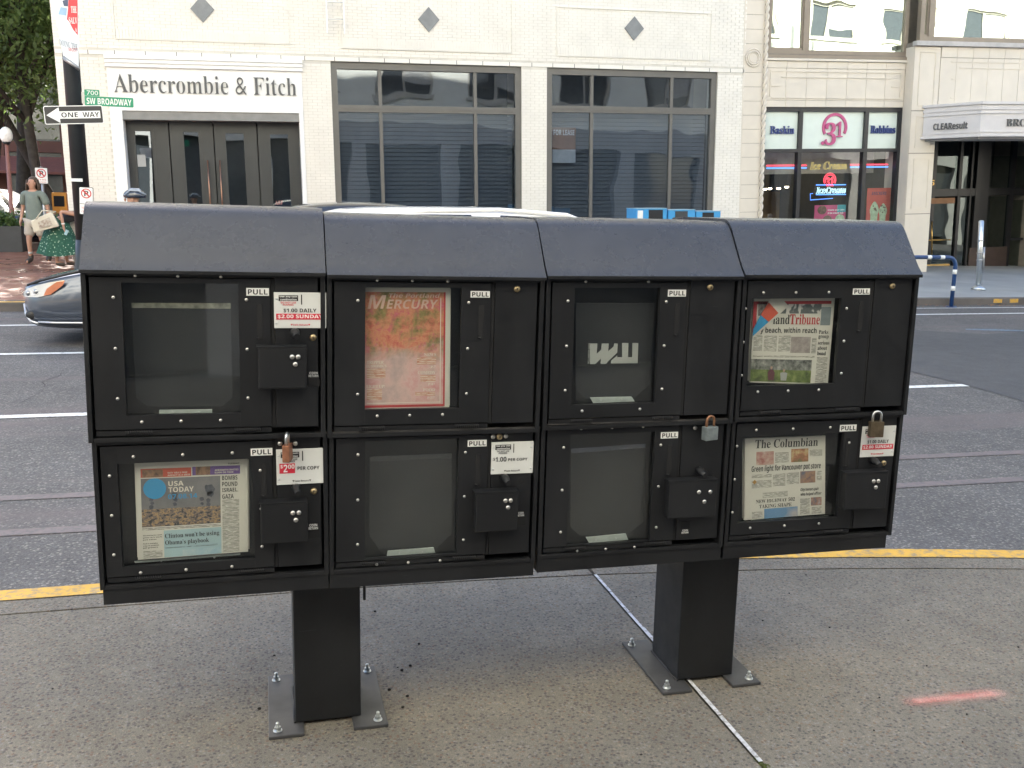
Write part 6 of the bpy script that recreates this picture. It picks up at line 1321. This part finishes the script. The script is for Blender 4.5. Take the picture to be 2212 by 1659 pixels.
def tree(label, base, H, crown, nleaf, seed, lean=0.0, r0=0.17, group='street trees beyond the cross street'):
    rg = random.Random(seed); t = thing('street_tree', label, 'tree', base, (0,0,0), group)
    f = H*0.36; tip = (lean*1.0, 0, f)
    MB().tube([(0,0,-0.1),(0,0,0.4),(lean*0.45,0,f*0.5),tip,(lean*1.5,0.1,H*0.62),(lean*1.7,0,H*0.85)], [r0*1.4,r0,r0*0.86,r0*0.75,r0*0.45,r0*0.15], 10).build('trunk', BARK, t)
    cl = []
    for k in range(9):
        a = 2*math.pi*k/9+rg.uniform(-.3,.3); z0_ = f*rg.uniform(0.75, 1.25); L_ = crown*rg.uniform(0.55, 1.0); e = (lean+L_*math.cos(a), L_*math.sin(a), z0_+H*rg.uniform(0.22, 0.5))
        s = (lean*min(1,z0_/f), 0, z0_); mid = (s[0]*0.55+e[0]*0.45, s[1]*0.55+e[1]*0.45, s[2]*0.6+e[2]*0.4)
        MB().tube([s, mid, e], [r0*0.42,r0*0.28,r0*0.07], 7).build('limb', BARK, t); cl += [e, mid]
    for k in range(46):
        a, u, rr = rg.uniform(0, 6.28), rg.uniform(-1, 1), crown*rg.uniform(0.35, 1.05)
        q = math.sqrt(1-u*u); cl.append((lean+rr*q*math.cos(a), rr*q*math.sin(a), H*0.66+u*H*0.34*rg.uniform(0.7,1.0)))
    N = nleaf; rs = np.random.RandomState(seed); idx = rs.randint(0, len(cl), N); C = np.array(cl)[idx]+rs.normal(0, 1, (N,3))*np.array([0.52,0.52,0.38])*crown/2.6
    d1 = rs.normal(0,1,(N,3)); d1 /= np.linalg.norm(d1,axis=1)[:,None]; d2 = np.cross(d1, rs.normal(0,1,(N,3))); d2 /= np.linalg.norm(d2,axis=1)[:,None]
    rel = C+np.array(base)-np.array([GX, GY, 1.25]); sd = np.array([-math.sin(SUN_AZ)*math.cos(SUN_EL), math.cos(SUN_AZ)*math.cos(SUN_EL), math.sin(SUN_EL)])
    keep = np.linalg.norm(rel-np.outer(rel@sd, sd), axis=1) > 0.75      # a gap in the crowns that lets a shaft of sun through
    C, d1, d2 = C[keep], d1[keep], d2[keep]; N = len(C)
    ln = rs.uniform(0.07,0.14,(N,1)); wd = ln*0.38
    V = np.stack([C-d1*ln, C+d2*wd, C+d1*ln, C-d2*wd], 1).reshape(-1,3)
    me = bpy.data.meshes.new('crown'); me.vertices.add(4*N); me.vertices.foreach_set('co', V.ravel()); me.loops.add(4*N); me.loops.foreach_set('vertex_index', np.arange(4*N)); me.polygons.add(N); me.polygons.foreach_set('loop_start', np.arange(N)*4)
    me.update(calc_edges=True); me.materials.append(LEAF); link('crown', me, t)
def gx(px, Y): return on_wall(px, 450, Y)[0]
tree('leafy tree with a forking dark trunk behind the walkers', (gx(96,27), 27, 0.25), 11.5, 3.6, 15000, 3, -0.35, 0.16)
tree('leafy tree with a slanting trunk close to the store corner', (gx(140,31), 31, 0.3), 12, 3.8, 15000, 5, -1.9, 0.15)
tree('leafy tree farther left, cut by the picture edge', (gx(-30,29), 29, 0.3), 12, 3.9, 14000, 8, 0.6, 0.22)
tree('tall leafy tree rising behind the others', (gx(50,37), 37, 0.4), 14, 4.6, 16000, 11, 0.3, 0.26)
# red brick building beyond
RB = plain('red_brown_brick', (0.17,0.075,0.055), 0.8, vary=0.15, scale=1.2, world=True)
rb = thing('brick_building', 'red brown brick building with dark glass behind the trees on the left', 'building', (0,0,0))
xa_, xb_ = -46, -2.0
MB().box(xa_, xb_, 46.3, 60, -0.5, 12.5).build('wall', plain('dim_glass_wall', (0.035,0.045,0.045), 0.25), rb)
for k in range(16): MB().box(xa_+k*2.9, xa_+k*2.9+0.55, 45.9, 46.299, -0.5, 12.5).build('brick_pier', RB, rb)
for z in (3.4, 6.8, 10.2, 12.2): MB().box(xa_, xb_, 46.0, 46.298, z, z+0.5).build('brick_band', RB, rb)
b = MB().add([(xa_,45.9,3.2),(-2,45.9,3.2),(-2,43.6,2.5),(xa_,43.6,2.5),(xa_,45.9,3.1),(-2,45.9,3.1),(-2,43.6,2.4),(xa_,43.6,2.4)], [(0,1,2,3),(7,6,5,4),(3,2,6,7)]); b.build('awning', plain('dusty_red_awning', (0.25,0.09,0.07), 0.8), rb)
MP = MB().quad((-1.1,0,0),(1.1,0,0),(1.1,0,2.7),(-1.1,0,2.7)).mesh('pane', plain('greenish_pane', (0.05,0.07,0.065), 0.1, spec=0.8))
for k in range(15):
    for z in (0.4, 4.0, 7.4): o = link('pane', MP, rb); o.location = (xa_+k*2.9+1.72, 46.28, z)
# globe lamp
q = on_wall(13, 292, 24.0)
gl_ = thing('globe_lamp', 'red brown lamp post with a pale glass globe at the left edge', 'street lamp', (q[0], 24, 0.2))
MB().tube([(0,0,0),(0,0,0.5),(0,0,0.55),(0,0,q[2]-0.4)], [0.11,0.10,0.06,0.045], 12).build('lamp_column', plain('dusty_red_column', (0.26,0.12,0.10), 0.6), gl_); MB().ball((0,0,q[2]-0.2), (0.15,0.15,0.2), 0, 16, 10).build('globe', plain('milk_glass', (0.85,0.85,0.82), 0.3), gl_); MB().tube([(0,0,q[2]-0.42),(0,0,q[2]-0.36)], [0.06,0.10], 12).build('globe_collar', BLKP, gl_)
# planter, far cars' bits and cafe things near the store corner
q = on_ground(15, 548, 0.15)
pl_ = thing('planter', 'dark square planter of low shrubs at the left edge', 'planter', (q[0]-0.35, q[1]+0.4, 0.18))
MB().box(-0.7,0.7,-0.4,0.4,0,0.62).build('planter_box', plain('dark_concrete_box', (0.05,0.052,0.052), 0.7), pl_, 0.02)
rs = np.random.RandomState(2); N = 1500; C = rs.normal(0,1,(N,3))*np.array([0.34,0.2,0.11])+np.array([0,0,0.72]); V = []
d1 = rs.normal(0,1,(N,3)); d1 /= np.linalg.norm(d1,axis=1)[:,None]; d2 = np.cross(d1, rs.normal(0,1,(N,3))); d2 /= np.linalg.norm(d2,axis=1)[:,None]
V = np.stack([C-d1*0.06, C+d2*0.025, C+d1*0.06, C-d2*0.025],1).reshape(-1,3)
b = MB(); b.v = [tuple(v) for v in V]; b.f = [[4*i,4*i+1,4*i+2,4*i+3] for i in range(N)]; b.m = [0]*N; b.smooth = [False]*N; b.build('foliage', LEAF, pl_)
cf = thing('cafe_table', 'white topped outdoor table near the corner of the cream store', 'table', (gx(117,29), 29, 0.28))
MB().tube([(0,0,0.72),(0,0,0.75)], 0.55, 20).build('table_top', SW, cf); MB().tube([(0,0,0),(0,0,0.72)], 0.035, 8).build('table_leg', BLKP, cf); MB().tube([(0,0,0),(0,0,0.03)], 0.28, 14).build('table_foot', BLKP, cf)
nb_ = thing('newspaper_vending_box', 'small orange yellow box on legs under the trees', 'street box', (gx(131,28), 28, 0.27))
MB().box(-0.19,0.19,-0.15,0.15,0.75,1.35).build('cabinet', plain('orange_yellow_paint', (0.60,0.26,0.03), 0.5), nb_, 0.01); 
for x in (-0.15, 0.15): MB().box(x-0.02,x+0.02,-0.1,0.1,0,0.7499).build('leg', BLKP, nb_)
MB().box(-0.14,0.14,-0.156,-0.1502,0.95,1.25).build('window', DARK, nb_)
